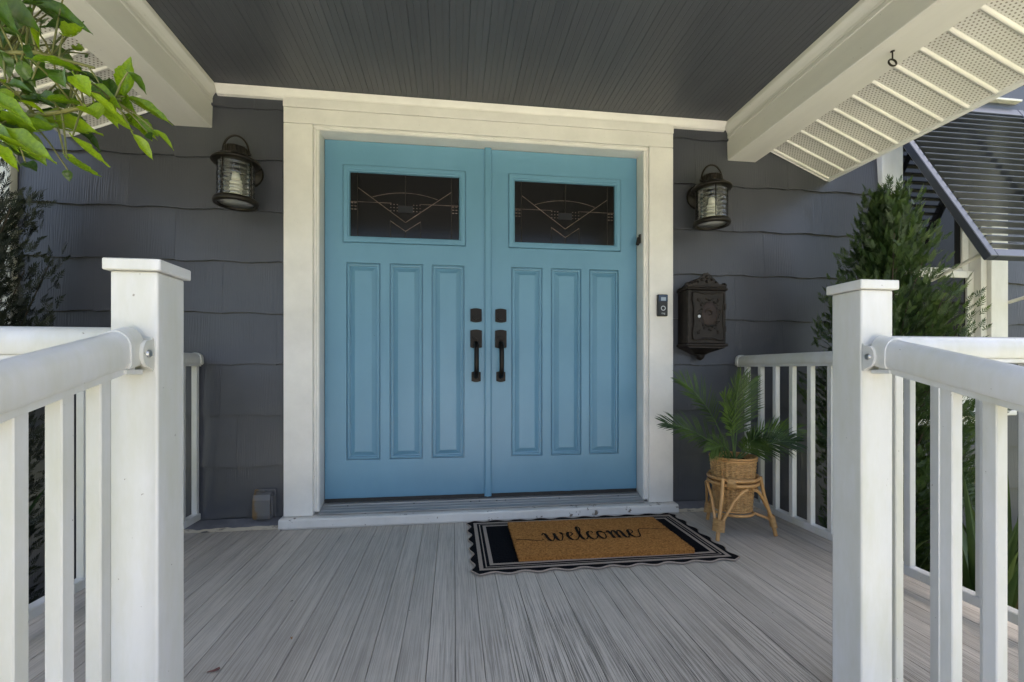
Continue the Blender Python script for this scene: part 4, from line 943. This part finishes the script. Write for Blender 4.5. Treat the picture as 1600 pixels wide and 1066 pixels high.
# ------------------------------------------------------------------ windows and louvred awning
def window(label, xa, xb):
    """xa..xb outer casing"""
    t = thing('window', label, 'window', ((xa+xb)/2, -0.001, 0.513), 'white house windows either side of the porch'); cx = (xa+xb)/2; h = (xb-xa)/2; o = 0.513
    for s_ in (-1, 1):
        m_ = MB(); xs = sorted((s_*h, s_*(h-0.13))); m_.box(xs[0], xs[1], -0.044, -0.0005, 0.063, 2.46-o, 0.003); m_.build('side_casing', 'wintrim', t)
    m_ = MB(); m_.box(-h-0.01, h+0.01, -0.046, -0.0005, 2.462-o, 2.56-o, 0.003); m_.build('head_casing', 'wintrim', t)
    m_ = MB(); m_.box(-h-0.025, h+0.025, -0.075, -0.0005, 0.030, 0.0615, 0.004); m_.box(-h, h, -0.040, -0.0005, -0.03, 0.029, 0.003); m_.build('sill', 'wintrim', t)
    ih = h-0.131
    m_ = MB()
    for s_ in (-1, 1): xs = sorted((s_*ih, s_*(ih-0.045))); m_.box(xs[0], xs[1], -0.020, 0.12, 0.0625, 2.46-o, 0.002)
    m_.box(-ih+0.046, ih-0.046, -0.018, 0.12, 2.40-o, 2.46-o, 0.002); m_.box(-ih+0.046, ih-0.046, -0.018, 0.12, 0.0625, 0.10, 0.002); fr = m_.build('frame', 'wintrim', t)
    for k_, (z0, z1, y) in enumerate(((0.101, 0.985, 0.02), (0.955, 2.399-o, 0.05))):
        m_ = MB(); a_ = ih-0.047
        m_.box(-a_, -a_+0.05, y, y+0.028, z0, z1, 0.002); m_.box(a_-0.05, a_, y, y+0.028, z0, z1, 0.002)
        m_.box(-a_+0.0505, a_-0.0505, y+0.001, y+0.027, z0, z0+0.055, 0.002); m_.box(-a_+0.0505, a_-0.0505, y+0.001, y+0.027, z1-0.045, z1, 0.002)
        sh = m_.build('sash', 'wintrim', t)
        m_ = MB(); m_.box(-a_+0.051, a_-0.051, y+0.012, y+0.016, z0+0.056, z1-0.046); m_.build('pane', 'winglass', sh)
    m_ = MB(); m_.box(ih-0.13, ih-0.105, 0.008, 0.0195, 0.158, 0.175, 0.002); m_.box(ih-0.118, ih-0.106, 0.002, 0.0075, 0.158, 0.195, 0.002); m_.build('sash_latch', 'wintrim', t)
    m_ = MB(); m_.box(-ih+0.001, ih-0.001, 0.125, 0.135, 0.07, 2.44-o); m_.build('dark_interior', 'gap', t)
    return t
window('white sash window under the louvred awning on the right', 2.49, 3.425)
window('white window behind the dark conifer at the left edge', -3.34, -2.375)
aw = thing('awning', 'slate grey louvred awning propped open over the right window', 'awning', (2.96, -0.05, 2.535))
AD, AZ = 0.610, -1.140     # outward run and drop to the lower edge
al = math.hypot(AD, AZ)
ax_ = Vector((0, -AD/al, AZ/al)); nr = Vector((0, ax_.z, -ax_.y))
AW0, AW1 = -0.53, 0.545
MA = Matrix(((1, 0, 0, 0), (0, ax_.y, nr.y, 0), (0, ax_.z, nr.z, 0), (0, 0, 0, 1)))  # local y down the slope, local z = outward normal (towards the viewer/up)
for xa in (AW0, AW1-0.042):
    m_ = MB(); m_.box(xa, xa+0.042, 0.0, al, -0.019, 0.019, 0.003, mat=MA); m_.build('side_frame', 'awning', aw)
m_ = MB(); m_.box(AW0+0.0425, AW1-0.0425, 0.0, 0.065, -0.018, 0.018, 0.003, mat=MA); m_.build('top_frame', 'awning', aw)
m_ = MB(); m_.box(AW0+0.0425, AW1-0.0425, al-0.048, al-0.0005, -0.018, 0.018, 0.003, mat=MA); m_.build('bottom_frame', 'awning', aw)
nsl = 22
lm_ = MB(); lm_.box(AW0+0.0425, AW1-0.0425, -0.0300, 0.0300, -0.0032, 0.0032, 0.0014, mat=Matrix.Rotation(R(0), 4, 'X')); sl = lm_.mesh('slat', ['awning'])
for i in range(nsl):
    yy = 0.098+(al-0.185)*i/(nsl-1); p = MA @ Vector((0, yy, 0.0)); o_ = put('slat', sl, aw, p, (R(-4), 0, 0))
m_ = MB(); m_.box(0.02, 0.062, 0.0755, al-0.0605, -0.030, -0.0255, 0.001, mat=MA); m_.build('mullion', 'awning', aw)
m_ = MB(); m_.box(AW0-0.01, AW1+0.01, 0.002, 0.035, -0.03, 0.055, 0.003); m_.build('hinge_rail', 'awning', aw)
m_ = MB(); m_.box(AW0+0.10, AW1-0.02, -0.03, 0.034, 0.056, 0.070, 0.002); m_.build('flashing', 'wintrim', aw)
for xa in (AW0+0.07, AW1-0.07):
    m_ = MB(); m_.tube([(xa, 0.01, -1.25), (xa, -0.30, -1.18), (xa, -AD+0.05, AZ+0.05)], 0.011, 8); m_.build('prop_arm', 'wintrim', aw)

# ------------------------------------------------------------------ conifers
def conifer(label, x, y, top, rad, seed, mt, nb=120, dens=46, zmax=0.75):
    rr = random.Random(seed); z0 = -0.40
    t = thing('conifer_tree', label, 'tree', (x, y, z0), 'conifers beside the porch')
    H = top-z0; m_ = MB(); m_.tube([(0, 0, -0.05), (0.01, 0, H*0.35), (-0.01, 0.01, H*0.7), (0, 0, H*0.93)], [0.035, 0.026, 0.014, 0.004], 8); tr = m_.build('trunk', 'bark', t)
    def prof(h): 
        u = h/H
        return rad*(min(1, 0.62+u*1.0) if u < 0.42 else max(0.02, ((1-u)/0.58)**1.0))
    cr = MB(); bo = MB()
    for b in range(nb):
        h0 = H*(0.03+0.90*(b+rr.random())/nb); az = b*2.39996+rr.uniform(-0.4, 0.4); R_ = prof(h0+0.10*H*0.5)*rr.uniform(0.62, 1.10)
        el = rr.uniform(0.45, 0.95)+0.5*(h0/H); d = Vector((math.cos(az)*math.cos(el), math.sin(az)*math.cos(el), math.sin(el)))
        l = max(0.06, R_/max(0.35, math.cos(el))); l = min(l, (H-h0)*0.98/max(0.3, d.z)+0.02)
        P0 = Vector((0, 0, h0)); P2 = P0+d*l; P1 = P0+Vector((math.cos(az), math.sin(az), 0.1))*R_*0.55
        bo.tube([P0, P1*0.5+P0*0.25+P2*0.25, P2*0.9+P0*0.1], [0.006, 0.004, 0.0015], 4)
        for s in range(int(dens*(0.5+R_/rad*0.7))):
            u = rr.uniform(0.10, 1.0)**0.8; c = P0*(1-u)**2+P1*2*u*(1-u)+P2*u*u
            sp = 0.050*(1.2-0.6*u); c = c+Vector((rr.gauss(0, sp), rr.gauss(0, sp), rr.gauss(0, sp*0.9)))
            if c.y+y > -0.06 and c.z < 9: c.y = -0.06-y-rr.random()*0.03
            dd = (d*0.9+(P2-P0).normalized()*0.4+Vector((rr.gauss(0, .45), rr.gauss(0, .45), rr.gauss(0.15, .35)))).normalized()
            sd = dd.orthogonal().normalized(); sd = (Matrix.Rotation(rr.uniform(0, 6.28), 3, dd) @ sd); fl_ = rr.uniform(0.030, 0.056)
            for q in range(9):
                k = (q-4)/4; ofs = abs(k); st = c+dd*fl_*(0.12+0.62*(1-ofs)); e_d = (dd*(1.0-0.35*ofs)+sd*k*0.85).normalized(); ll = fl_*(0.62-0.22*ofs)*rr.uniform(0.8, 1.2)
                wn = dd.cross(sd).cross(e_d).normalized()*0.0025
                md = st+e_d*ll*0.5
                cr.add([st, md+wn, st+e_d*ll, md-wn], [[0, 1, 2, 3]])
            wn = sd*0.0022; cr.add([c-wn, c+wn, c+dd*fl_*0.9], [[0, 1, 2]])
    bo.build('bough', 'bark', tr); cr.raw('crown', mt, t)
    return t
conifer('bushy green conifer in front of the right window', 2.04, -0.50, 1.86, 0.36, 11, 'conifer', 170, 84)
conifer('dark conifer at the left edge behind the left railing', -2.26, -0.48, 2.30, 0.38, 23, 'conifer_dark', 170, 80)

# ------------------------------------------------------------------ strap-leaved plants
def strap(name, label, x, y, seed, n, hmax, grp, spread=0.5):
    rr = random.Random(seed); t = thing(name, label, 'plant', (x, y, -0.40), grp)
    for i in range(n):
        az = rr.uniform(0, 6.28); L_ = hmax*rr.uniform(0.55, 1.05); lean = rr.uniform(0.1, 1.0)*spread; m_ = MB(); vs = []; N = 9; w0 = rr.uniform(0.010, 0.017)
        d = Vector((math.cos(az), math.sin(az), 0)); s = Vector((-d.y, d.x, 0)); b0 = d*rr.uniform(0, 0.05); kink = rr.uniform(0.2, 1.0)
        for k in range(N+1):
            u = k/N; r = lean*L_*(u*0.55+kink*0.6*u*u*u); z = L_*(u-0.35*kink*lean*u**3); w_ = w0*(0.7+0.6*math.sin(math.pi*min(1, u*0.8+0.15)))*(1-u**4)+0.0006
            p = b0+d*r+Vector((0, 0, z)); p.y = min(p.y, -y-0.05)
            vs += [p-s*w_, p-Vector((0, 0, 0.25*w_))+d*0.2*w_, p+s*w_]
        m_.add(vs, [f for k in range(N) for f in ([3*k, 3*k+1, 3*k+4, 3*k+3], [3*k+1, 3*k+2, 3*k+5, 3*k+4])], 0, True)
        m_.raw('leaf', 'swordy' if rr.random() < 0.14 else 'sword', t)
strap('strap_leaf_plant', 'strap leaved plant against the right railing nearest the steps', 1.93, -1.02, 1, 24, 0.85, 'strap leaved plants in the right bed', 0.55)
strap('strap_leaf_plant', 'strap leaved plant in the right bed under the window sill', 2.45, -0.72, 2, 26, 0.95, 'strap leaved plants in the right bed', 0.5)
strap('strap_leaf_plant', 'low strap leaved plant under the right conifer', 1.87, -0.62, 3, 20, 0.62, 'strap leaved plants in the right bed', 0.6)
strap('strap_leaf_plant', 'strap leaved plant farthest right in the right bed', 2.75, -0.95, 4, 24, 1.0, 'strap leaved plants in the right bed', 0.5)
strap('strap_leaf_plant', 'strap leaved plant at the right image edge beyond the railing', 2.35, -1.25, 5, 24, 0.72, 'strap leaved plants in the right bed', 0.6)
strap('strap_leaf_plant', 'strap leaved plant behind the left side railing', -2.0, -0.75, 6, 20, 0.80, 'strap leaved plants in the left bed', 0.6)
strap('strap_leaf_plant', 'low strap leaved plant at the left edge beyond the balusters', -2.35, -1.0, 7, 20, 0.70, 'strap leaved plants in the left bed', 0.6)

# ------------------------------------------------------------------ leafy shrub reaching over the left railing
sh = thing('leafy_shrub', 'bright green leafy branch hanging in at the upper left', 'shrub', (-1.42, -1.80, -0.42))
O = Vector((-1.42, -1.80, -0.42))
def W(x, y, z): return Vector((x, y, z))-O
m_ = MB(); m_.tube([W(-1.42, -1.80, -0.45), W(-1.40, -1.82, 0.2), W(-1.45, -1.74, 0.8), W(-1.36, -1.70, 1.15), W(-1.30, -1.64, 1.30)], [0.022, 0.019, 0.016, 0.012, 0.009], 8); m_.build('stem', 'bark', sh)
m_ = MB(); m_.tube([W(-1.36, -1.70, 1.15), W(-1.22, -1.62, 1.27), W(-1.08, -1.60, 1.318), W(-0.96, -1.60, 1.345), W(-0.855, -1.60, 1.378)], [0.010, 0.008, 0.0055, 0.0045, 0.003], 8)
m_.tube([W(-1.30, -1.64, 1.30), W(-1.16, -1.60, 1.44), W(-1.02, -1.58, 1.47), W(-0.93, -1.56, 1.46)], [0.009, 0.006, 0.004, 0.0025], 8)
m_.tube([W(-1.30, -1.64, 1.30), W(-1.14, -1.52, 1.42), W(-1.02, -1.50, 1.425), W(-0.96, -1.50, 1.40)], [0.008, 0.005, 0.004, 0.0025], 8); m_.build('branch', 'twig', sh)
def leafmesh(seed, toothed):
    rr = random.Random(seed); N = 14; vs = []; m2 = MB(); bend = rr.uniform(-0.25, 0.30); fold = rr.uniform(0.25, 0.55); tw = rr.uniform(-0.5, 0.5)
    for k in range(N+1):
        u = k/N; wd = 0.22*math.sin(math.pi*u**0.72)**1.05*(1+(0.10*(k % 2) if toothed and k > 4 else 0))+0.006*(1-u)
        z = bend*u*u; t_ = tw*u
        for q in (-1, -0.5, 0, 0.5, 1):
            y = q*wd; zz_ = abs(q)*fold*wd*1.6+z+0.018*math.sin(k*1.3+q*2.0+seed)
            vs.append((u, y*math.cos(t_)-(zz_-z)*math.sin(t_), z+(zz_-z)*math.cos(t_)+y*math.sin(t_)*0.6))
    m2.add(vs, [[k*5+q, k*5+q+1, (k+1)*5+q+1, (k+1)*5+q] for k in range(N) for q in range(4)], 0, True)
    m2.tube([(-0.12, 0, 0.02), (0, 0, 0)]+[(k/N, 0, bend*(k/N)**2-0.004) for k in range(2, N, 3)], [0.016, 0.016]+[0.012*(1-k/N)+0.003 for k in range(2, N, 3)], 5, 0)
    return m2
LM = {}
for k_ in range(6):
    for mt in ('leaf', 'leafshaded'):
        me = bpy.data.meshes.new('leaf'); mm = leafmesh(k_, k_ % 2 == 0); me.from_pydata(mm.v, [], mm.f); me.materials.append(M[mt]); me.polygons.foreach_set('use_smooth', mm.sm); LM[(k_, mt)] = me
LEAFLIST = [
(-0.860,-1.583,1.392,-0.863,-1.555,1.464,0.042,0,(0.28,-0.48,0.80)),
(-0.869,-1.598,1.367,-0.892,-1.579,1.436,0.031,1,(-0.01,-0.44,0.88)),
(-0.877,-1.559,1.391,-0.894,-1.552,1.422,0.031,0,(0.28,-0.18,0.86)),
(-0.867,-1.566,1.401,-0.816,-1.522,1.371,0.043,0,(-0.18,-0.74,0.80)),
(-0.884,-1.536,1.374,-0.849,-1.503,1.354,0.032,0,(-0.47,-0.90,0.60)),
(-0.841,-1.602,1.432,-0.824,-1.576,1.411,0.032,1,(-0.51,-0.79,1.08)),
(-0.903,-1.538,1.377,-0.845,-1.520,1.334,0.054,0,(0.34,-0.94,0.80)),
(-0.898,-1.583,1.385,-0.870,-1.592,1.336,0.040,0,(0.37,-1.28,0.51)),
(-0.866,-1.548,1.372,-0.847,-1.532,1.330,0.040,0,(0.42,-0.62,0.49)),
(-0.926,-1.604,1.395,-0.842,-1.624,1.339,0.048,0,(0.13,-0.68,0.80)),
(-0.920,-1.646,1.380,-0.835,-1.678,1.347,0.036,1,(0.45,-0.86,0.88)),
(-0.944,-1.583,1.404,-0.905,-1.603,1.382,0.036,0,(0.19,-0.71,0.73)),
(-0.868,-1.668,1.322,-0.825,-1.690,1.276,0.050,0,(-0.03,-0.50,0.42)),
(-0.866,-1.726,1.347,-0.845,-1.751,1.319,0.037,1,(-0.15,-0.79,0.51)),
(-0.845,-1.725,1.346,-0.815,-1.731,1.302,0.037,0,(0.14,-0.55,0.23)),
(-1.042,-1.563,1.343,-0.901,-1.591,1.297,0.043,0,(0.28,-0.92,0.80)),
(-1.057,-1.578,1.372,-0.970,-1.608,1.362,0.032,1,(0.11,-1.23,1.13)),
(-1.002,-1.505,1.353,-0.958,-1.530,1.328,0.032,1,(0.36,-0.59,0.70)),
(-1.081,-1.584,1.321,-0.951,-1.615,1.268,0.054,0,(-0.20,-0.52,0.80)),
(-1.080,-1.628,1.292,-0.991,-1.666,1.257,0.040,0,(-0.06,-0.34,0.72)),
(-1.119,-1.558,1.344,-1.027,-1.598,1.286,0.040,1,(-0.18,-0.75,0.89)),
(-1.052,-1.641,1.280,-0.932,-1.663,1.211,0.053,0,(0.39,-0.52,0.80)),
(-1.029,-1.674,1.246,-0.971,-1.683,1.206,0.040,0,(0.16,-0.53,1.11)),
(-1.013,-1.698,1.319,-0.925,-1.713,1.272,0.040,0,(0.68,-0.82,0.90)),
(-0.929,-1.629,1.242,-0.920,-1.582,1.223,0.022,0,(0.12,-0.63,0.50)),
(-0.954,-1.602,1.261,-0.941,-1.581,1.252,0.017,0,(0.22,-0.94,0.57)),
(-0.896,-1.661,1.269,-0.884,-1.613,1.236,0.017,0,(0.19,-0.55,0.62)),
(-0.954,-1.641,1.346,-0.925,-1.595,1.359,0.029,0,(0.21,-0.47,0.80)),
(-1.002,-1.678,1.357,-1.007,-1.662,1.362,0.021,0,(0.23,-0.80,0.99)),
(-0.931,-1.700,1.383,-0.891,-1.650,1.405,0.021,0,(-0.07,-0.58,0.61)),
(-1.081,-1.485,1.628,-1.040,-1.500,1.573,0.044,1,(0.02,-0.91,0.80)),
(-1.117,-1.518,1.601,-1.077,-1.505,1.569,0.032,1,(0.19,-0.93,0.82)),
(-1.099,-1.469,1.611,-1.077,-1.490,1.579,0.032,1,(0.33,-1.24,0.52)),
(-1.087,-1.590,1.550,-0.977,-1.626,1.469,0.061,1,(-0.02,-0.67,0.80)),
(-1.062,-1.643,1.534,-0.980,-1.681,1.457,0.045,1,(-0.18,-0.81,1.01)),
(-1.044,-1.556,1.583,-0.948,-1.564,1.544,0.045,1,(-0.30,-0.80,0.62)),
(-1.020,-1.610,1.544,-0.999,-1.589,1.553,0.035,1,(0.00,-0.83,0.80)),
(-1.015,-1.611,1.535,-1.005,-1.609,1.531,0.026,1,(-0.03,-0.75,0.85)),
(-1.031,-1.648,1.539,-1.034,-1.634,1.530,0.026,1,(0.15,-0.72,0.55)),
(-1.152,-1.495,1.602,-1.147,-1.493,1.516,0.056,1,(-0.01,-0.74,0.35)),
(-1.144,-1.514,1.601,-1.130,-1.496,1.556,0.042,1,(-0.21,-0.71,0.23)),
(-1.205,-1.489,1.602,-1.209,-1.473,1.542,0.042,1,(-0.29,-0.59,0.20)),
(-0.980,-1.571,1.515,-0.909,-1.609,1.478,0.024,0,(0.39,-0.99,0.80)),
(-0.982,-1.622,1.481,-0.951,-1.665,1.439,0.018,0,(0.11,-0.76,1.15)),
(-0.995,-1.524,1.518,-0.952,-1.549,1.490,0.018,0,(0.26,-1.07,0.58)),
(-1.047,-1.505,1.536,-1.032,-1.468,1.500,0.038,1,(-0.19,-0.57,0.50)),
(-1.015,-1.497,1.502,-1.026,-1.473,1.494,0.028,1,(-0.07,-0.28,0.68)),
(-1.075,-1.548,1.535,-1.076,-1.531,1.522,0.028,1,(-0.30,-0.50,0.53)),
(-1.042,-1.559,1.483,-1.029,-1.547,1.451,0.029,1,(-0.19,-0.97,0.50)),
(-1.004,-1.616,1.462,-0.988,-1.625,1.424,0.021,1,(-0.39,-0.94,0.78)),
(-1.075,-1.595,1.499,-1.053,-1.566,1.500,0.021,1,(-0.04,-0.97,0.19)),
(-1.040,-1.585,1.405,-1.019,-1.538,1.447,0.052,1,(-0.08,-0.58,0.80)),
(-1.014,-1.597,1.405,-0.981,-1.564,1.450,0.039,1,(0.24,-0.87,0.70)),
(-1.006,-1.553,1.443,-0.994,-1.510,1.466,0.039,1,(0.04,-0.25,0.57)),
(-1.020,-1.480,1.497,-0.992,-1.434,1.478,0.029,1,(0.01,-0.80,0.57)),
(-1.069,-1.438,1.506,-1.041,-1.423,1.480,0.021,1,(-0.13,-1.12,0.50)),
(-0.997,-1.486,1.534,-0.999,-1.480,1.529,0.021,1,(-0.20,-0.68,0.59)),
(-0.835,-1.597,1.311,-0.823,-1.566,1.279,0.028,0,(-0.14,-0.59,0.57)),
(-0.832,-1.556,1.335,-0.838,-1.538,1.332,0.021,1,(-0.21,-0.74,0.56)),
(-0.820,-1.558,1.341,-0.805,-1.520,1.325,0.017,0,(-0.18,-0.48,0.80)),
(-1.027,-1.657,1.349,-0.990,-1.668,1.314,0.033,0,(0.17,-0.50,0.80)),
(-1.064,-1.641,1.384,-1.037,-1.655,1.383,0.024,1,(0.21,-0.83,0.97)),
(-1.077,-1.715,1.377,-1.059,-1.720,1.363,0.024,0,(-0.13,-0.36,0.95)),
(-1.037,-1.622,1.339,-1.026,-1.578,1.311,0.045,0,(0.13,-0.83,0.80)),
(-1.086,-1.613,1.342,-1.084,-1.575,1.340,0.034,1,(0.02,-0.82,1.08)),
(-0.995,-1.644,1.338,-0.976,-1.619,1.334,0.034,0,(-0.15,-0.56,1.02)),
(-1.028,-1.566,1.392,-0.969,-1.592,1.338,0.043,1,(-0.15,-0.92,0.80)),
(-1.061,-1.595,1.391,-1.013,-1.611,1.385,0.032,1,(-0.37,-0.82,1.01)),
(-1.019,-1.575,1.358,-0.989,-1.571,1.348,0.032,1,(0.17,-0.58,0.57)),
(-1.034,-1.514,1.436,-1.035,-1.462,1.418,0.048,1,(-0.10,-0.97,0.50)),
(-1.086,-1.539,1.402,-1.083,-1.527,1.398,0.036,1,(-0.18,-1.13,0.83)),
(-1.070,-1.468,1.441,-1.087,-1.424,1.446,0.036,1,(-0.31,-0.99,0.61)),
(-1.178,-1.472,1.562,-1.142,-1.464,1.498,0.044,1,(0.04,-0.87,0.50)),
(-1.186,-1.442,1.575,-1.158,-1.426,1.539,0.033,1,(0.10,-0.78,0.48)),
(-1.224,-1.483,1.585,-1.219,-1.479,1.546,0.033,1,(0.06,-1.12,0.60)),
(-1.045,-1.587,1.315,-1.030,-1.552,1.264,0.047,0,(0.07,-0.77,0.65)),
(-1.030,-1.583,1.350,-1.042,-1.570,1.328,0.035,0,(-0.22,-0.44,0.79)),
(-1.083,-1.646,1.345,-1.076,-1.624,1.327,0.035,0,(-0.02,-0.58,0.41)),
(-0.856,-1.662,1.330,-0.838,-1.618,1.302,0.037,0,(-0.18,-0.73,0.80)),
(-0.841,-1.684,1.331,-0.836,-1.644,1.329,0.028,0,(0.14,-0.90,1.01)),
(-0.830,-1.714,1.326,-0.806,-1.690,1.289,0.028,0,(-0.38,-0.50,1.07)),
(-0.915,-1.553,1.408,-0.844,-1.583,1.356,0.038,0,(0.24,-0.48,0.80)),
(-0.962,-1.520,1.438,-0.925,-1.546,1.391,0.029,0,(0.40,-0.72,0.51)),
(-0.960,-1.522,1.434,-0.928,-1.550,1.416,0.029,0,(0.57,-0.31,0.80)),
(-1.111,-1.522,1.572,-1.096,-1.490,1.532,0.045,1,(-0.14,-0.76,0.57)),
(-1.125,-1.496,1.557,-1.108,-1.490,1.558,0.034,1,(0.02,-0.98,0.23)),
(-1.106,-1.566,1.574,-1.083,-1.551,1.551,0.034,1,(0.08,-1.02,0.46)),
(-1.032,-1.589,1.246,-1.042,-1.552,1.243,0.030,1,(-0.02,-0.75,0.42)),
(-1.006,-1.606,1.281,-1.029,-1.594,1.278,0.023,1,(-0.11,-0.95,0.38)),
(-0.998,-1.536,1.258,-0.999,-1.532,1.237,0.023,1,(0.19,-0.91,0.18)),
(-1.192,-1.470,1.332,-1.147,-1.432,1.306,0.047,1,(0.39,-0.75,0.65)),
(-1.165,-1.515,1.315,-1.126,-1.489,1.288,0.035,1,(0.09,-0.47,0.39)),
(-1.176,-1.447,1.341,-1.153,-1.434,1.332,0.035,1,(0.15,-0.77,0.48)),
(-1.048,-1.542,1.602,-1.100,-1.515,1.665,0.049,1,(0.09,-0.84,0.80)),
(-1.066,-1.495,1.610,-1.093,-1.500,1.662,0.036,1,(0.35,-0.67,0.82)),
(-1.018,-1.489,1.588,-1.051,-1.497,1.607,0.036,1,(-0.20,-1.18,0.73)),
(-0.992,-1.553,1.612,-1.008,-1.582,1.554,0.041,1,(0.03,-0.46,0.80)),
(-1.046,-1.555,1.641,-1.077,-1.565,1.588,0.031,1,(0.24,-0.36,0.83)),
(-1.003,-1.495,1.593,-1.028,-1.534,1.538,0.031,1,(-0.29,-0.23,0.58)),
(-1.169,-1.536,1.399,-1.123,-1.520,1.354,0.054,0,(0.10,-0.81,0.80)),
(-1.167,-1.563,1.391,-1.133,-1.562,1.371,0.040,0,(-0.15,-1.13,0.94)),
(-1.147,-1.512,1.434,-1.111,-1.515,1.405,0.040,1,(0.05,-0.66,0.69)),
(-1.134,-1.598,1.475,-1.063,-1.615,1.500,0.058,1,(0.27,-0.52,0.80)),
(-1.170,-1.641,1.495,-1.121,-1.660,1.521,0.043,1,(0.23,-0.52,0.59)),
(-1.089,-1.605,1.475,-1.055,-1.615,1.485,0.043,1,(0.44,-0.64,0.89)),
(-1.079,-1.559,1.430,-1.065,-1.528,1.399,0.048,1,(0.26,-0.62,0.65)),
(-1.067,-1.603,1.457,-1.071,-1.574,1.425,0.036,1,(0.10,-0.68,0.96)),
(-1.037,-1.593,1.443,-1.027,-1.579,1.406,0.036,1,(-0.04,-0.94,0.33)),
(-1.019,-1.517,1.387,-1.004,-1.488,1.356,0.043,1,(0.02,-0.61,0.57)),
(-1.002,-1.506,1.357,-0.969,-1.488,1.328,0.032,1,(0.28,-0.49,0.74)),
(-1.056,-1.490,1.385,-1.068,-1.486,1.359,0.032,1,(-0.14,-0.32,0.50)),
]
BRP = []
for pl_ in ([(-1.36, -1.70, 1.15), (-1.22, -1.62, 1.27), (-1.08, -1.60, 1.318), (-0.96, -1.60, 1.345), (-0.855, -1.60, 1.378)], [(-1.30, -1.64, 1.30), (-1.16, -1.60, 1.44), (-1.02, -1.58, 1.47), (-0.93, -1.56, 1.46)], [(-1.14, -1.52, 1.42), (-1.02, -1.50, 1.425), (-0.96, -1.50, 1.40)]):
    for q in range(len(pl_)-1):
        for u_ in range(8): BRP.append(Vector(pl_[q]).lerp(Vector(pl_[q+1]), u_/8))
tw_ = MB()
for row in LEAFLIST:
    a_ = Vector(row[:3]); c = [p for p in BRP if p.x < a_.x+0.01] or BRP; nb_ = min(c, key=lambda p: (p-a_).length)
    if (nb_-a_).length > 0.006: tw_.tube([nb_-O, (nb_+a_)/2+Vector((0, 0, 0.006))-O, a_-O], [0.0022, 0.0018, 0.0015], 5)
tw_.build('twig', 'twig', sh)
for i, (bx, by_, bz, tx, ty, tz, wd, dark, up) in enumerate(LEAFLIST):  # dark flag picks the leaf copy with painted shade
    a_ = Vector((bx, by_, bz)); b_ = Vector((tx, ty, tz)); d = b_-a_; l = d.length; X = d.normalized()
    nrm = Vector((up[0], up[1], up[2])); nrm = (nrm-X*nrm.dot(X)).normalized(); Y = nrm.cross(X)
    o_ = put('leaf', LM[((i*5+2) % 6, 'leafshaded' if dark else 'leaf')], sh)
    l *= 1.12; k = 0.76*wd/(0.44*l)
    mw = Matrix(((X.x*l, Y.x*l*k, nrm.x*l, a_.x-O.x), (X.y*l, Y.y*l*k, nrm.y*l, a_.y-O.y), (X.z*l, Y.z*l*k, nrm.z*l, a_.z-O.z), (0, 0, 0, 1)))
    o_.matrix_local = mw

# ------------------------------------------------------------------ dry leaf scraps on the boards
for (x, y, rz, sc, mt, lab) in ((-0.86, -1.235, 0.6, 0.030, 'scrapred', 'reddish dry leaf scrap on the boards near the left post'), (-0.70, -1.10, 2.1, 0.015, 'scraptan', 'tiny tan leaf scrap on the boards left of the rug'), (-0.78, -0.86, 1.0, 0.010, 'gap', 'tiny black speck of debris on the boards at the left')):
    if mt == 'scrapred': M[mt] = pmat('dry_leaf_red', (0.09, 0.03, 0.03), (0.20, 0.09, 0.07), ns=60, rough=0.8)
    if mt == 'scraptan': M[mt] = pmat('dry_leaf_tan', (0.22, 0.11, 0.04), (0.36, 0.20, 0.08), ns=60, rough=0.8)
    m_ = MB(); vs = [(math.cos(q*0.785)*(0.5+0.25*math.sin(q*2.3))*sc, math.sin(q*0.785)*(0.32+0.2*math.cos(q*1.7))*sc, 0.0015+sc*0.10*abs(math.sin(q*1.1))) for q in range(8)]+[(0, 0, sc*0.12)]
    m_.add(vs, [[q, (q+1) % 8, 8] for q in range(8)]); o_ = m_.raw('leaf_scrap', mt, None, (x, y, 0.0008)); o_.rotation_euler.z = rz; tag(o_, lab, 'leaf')
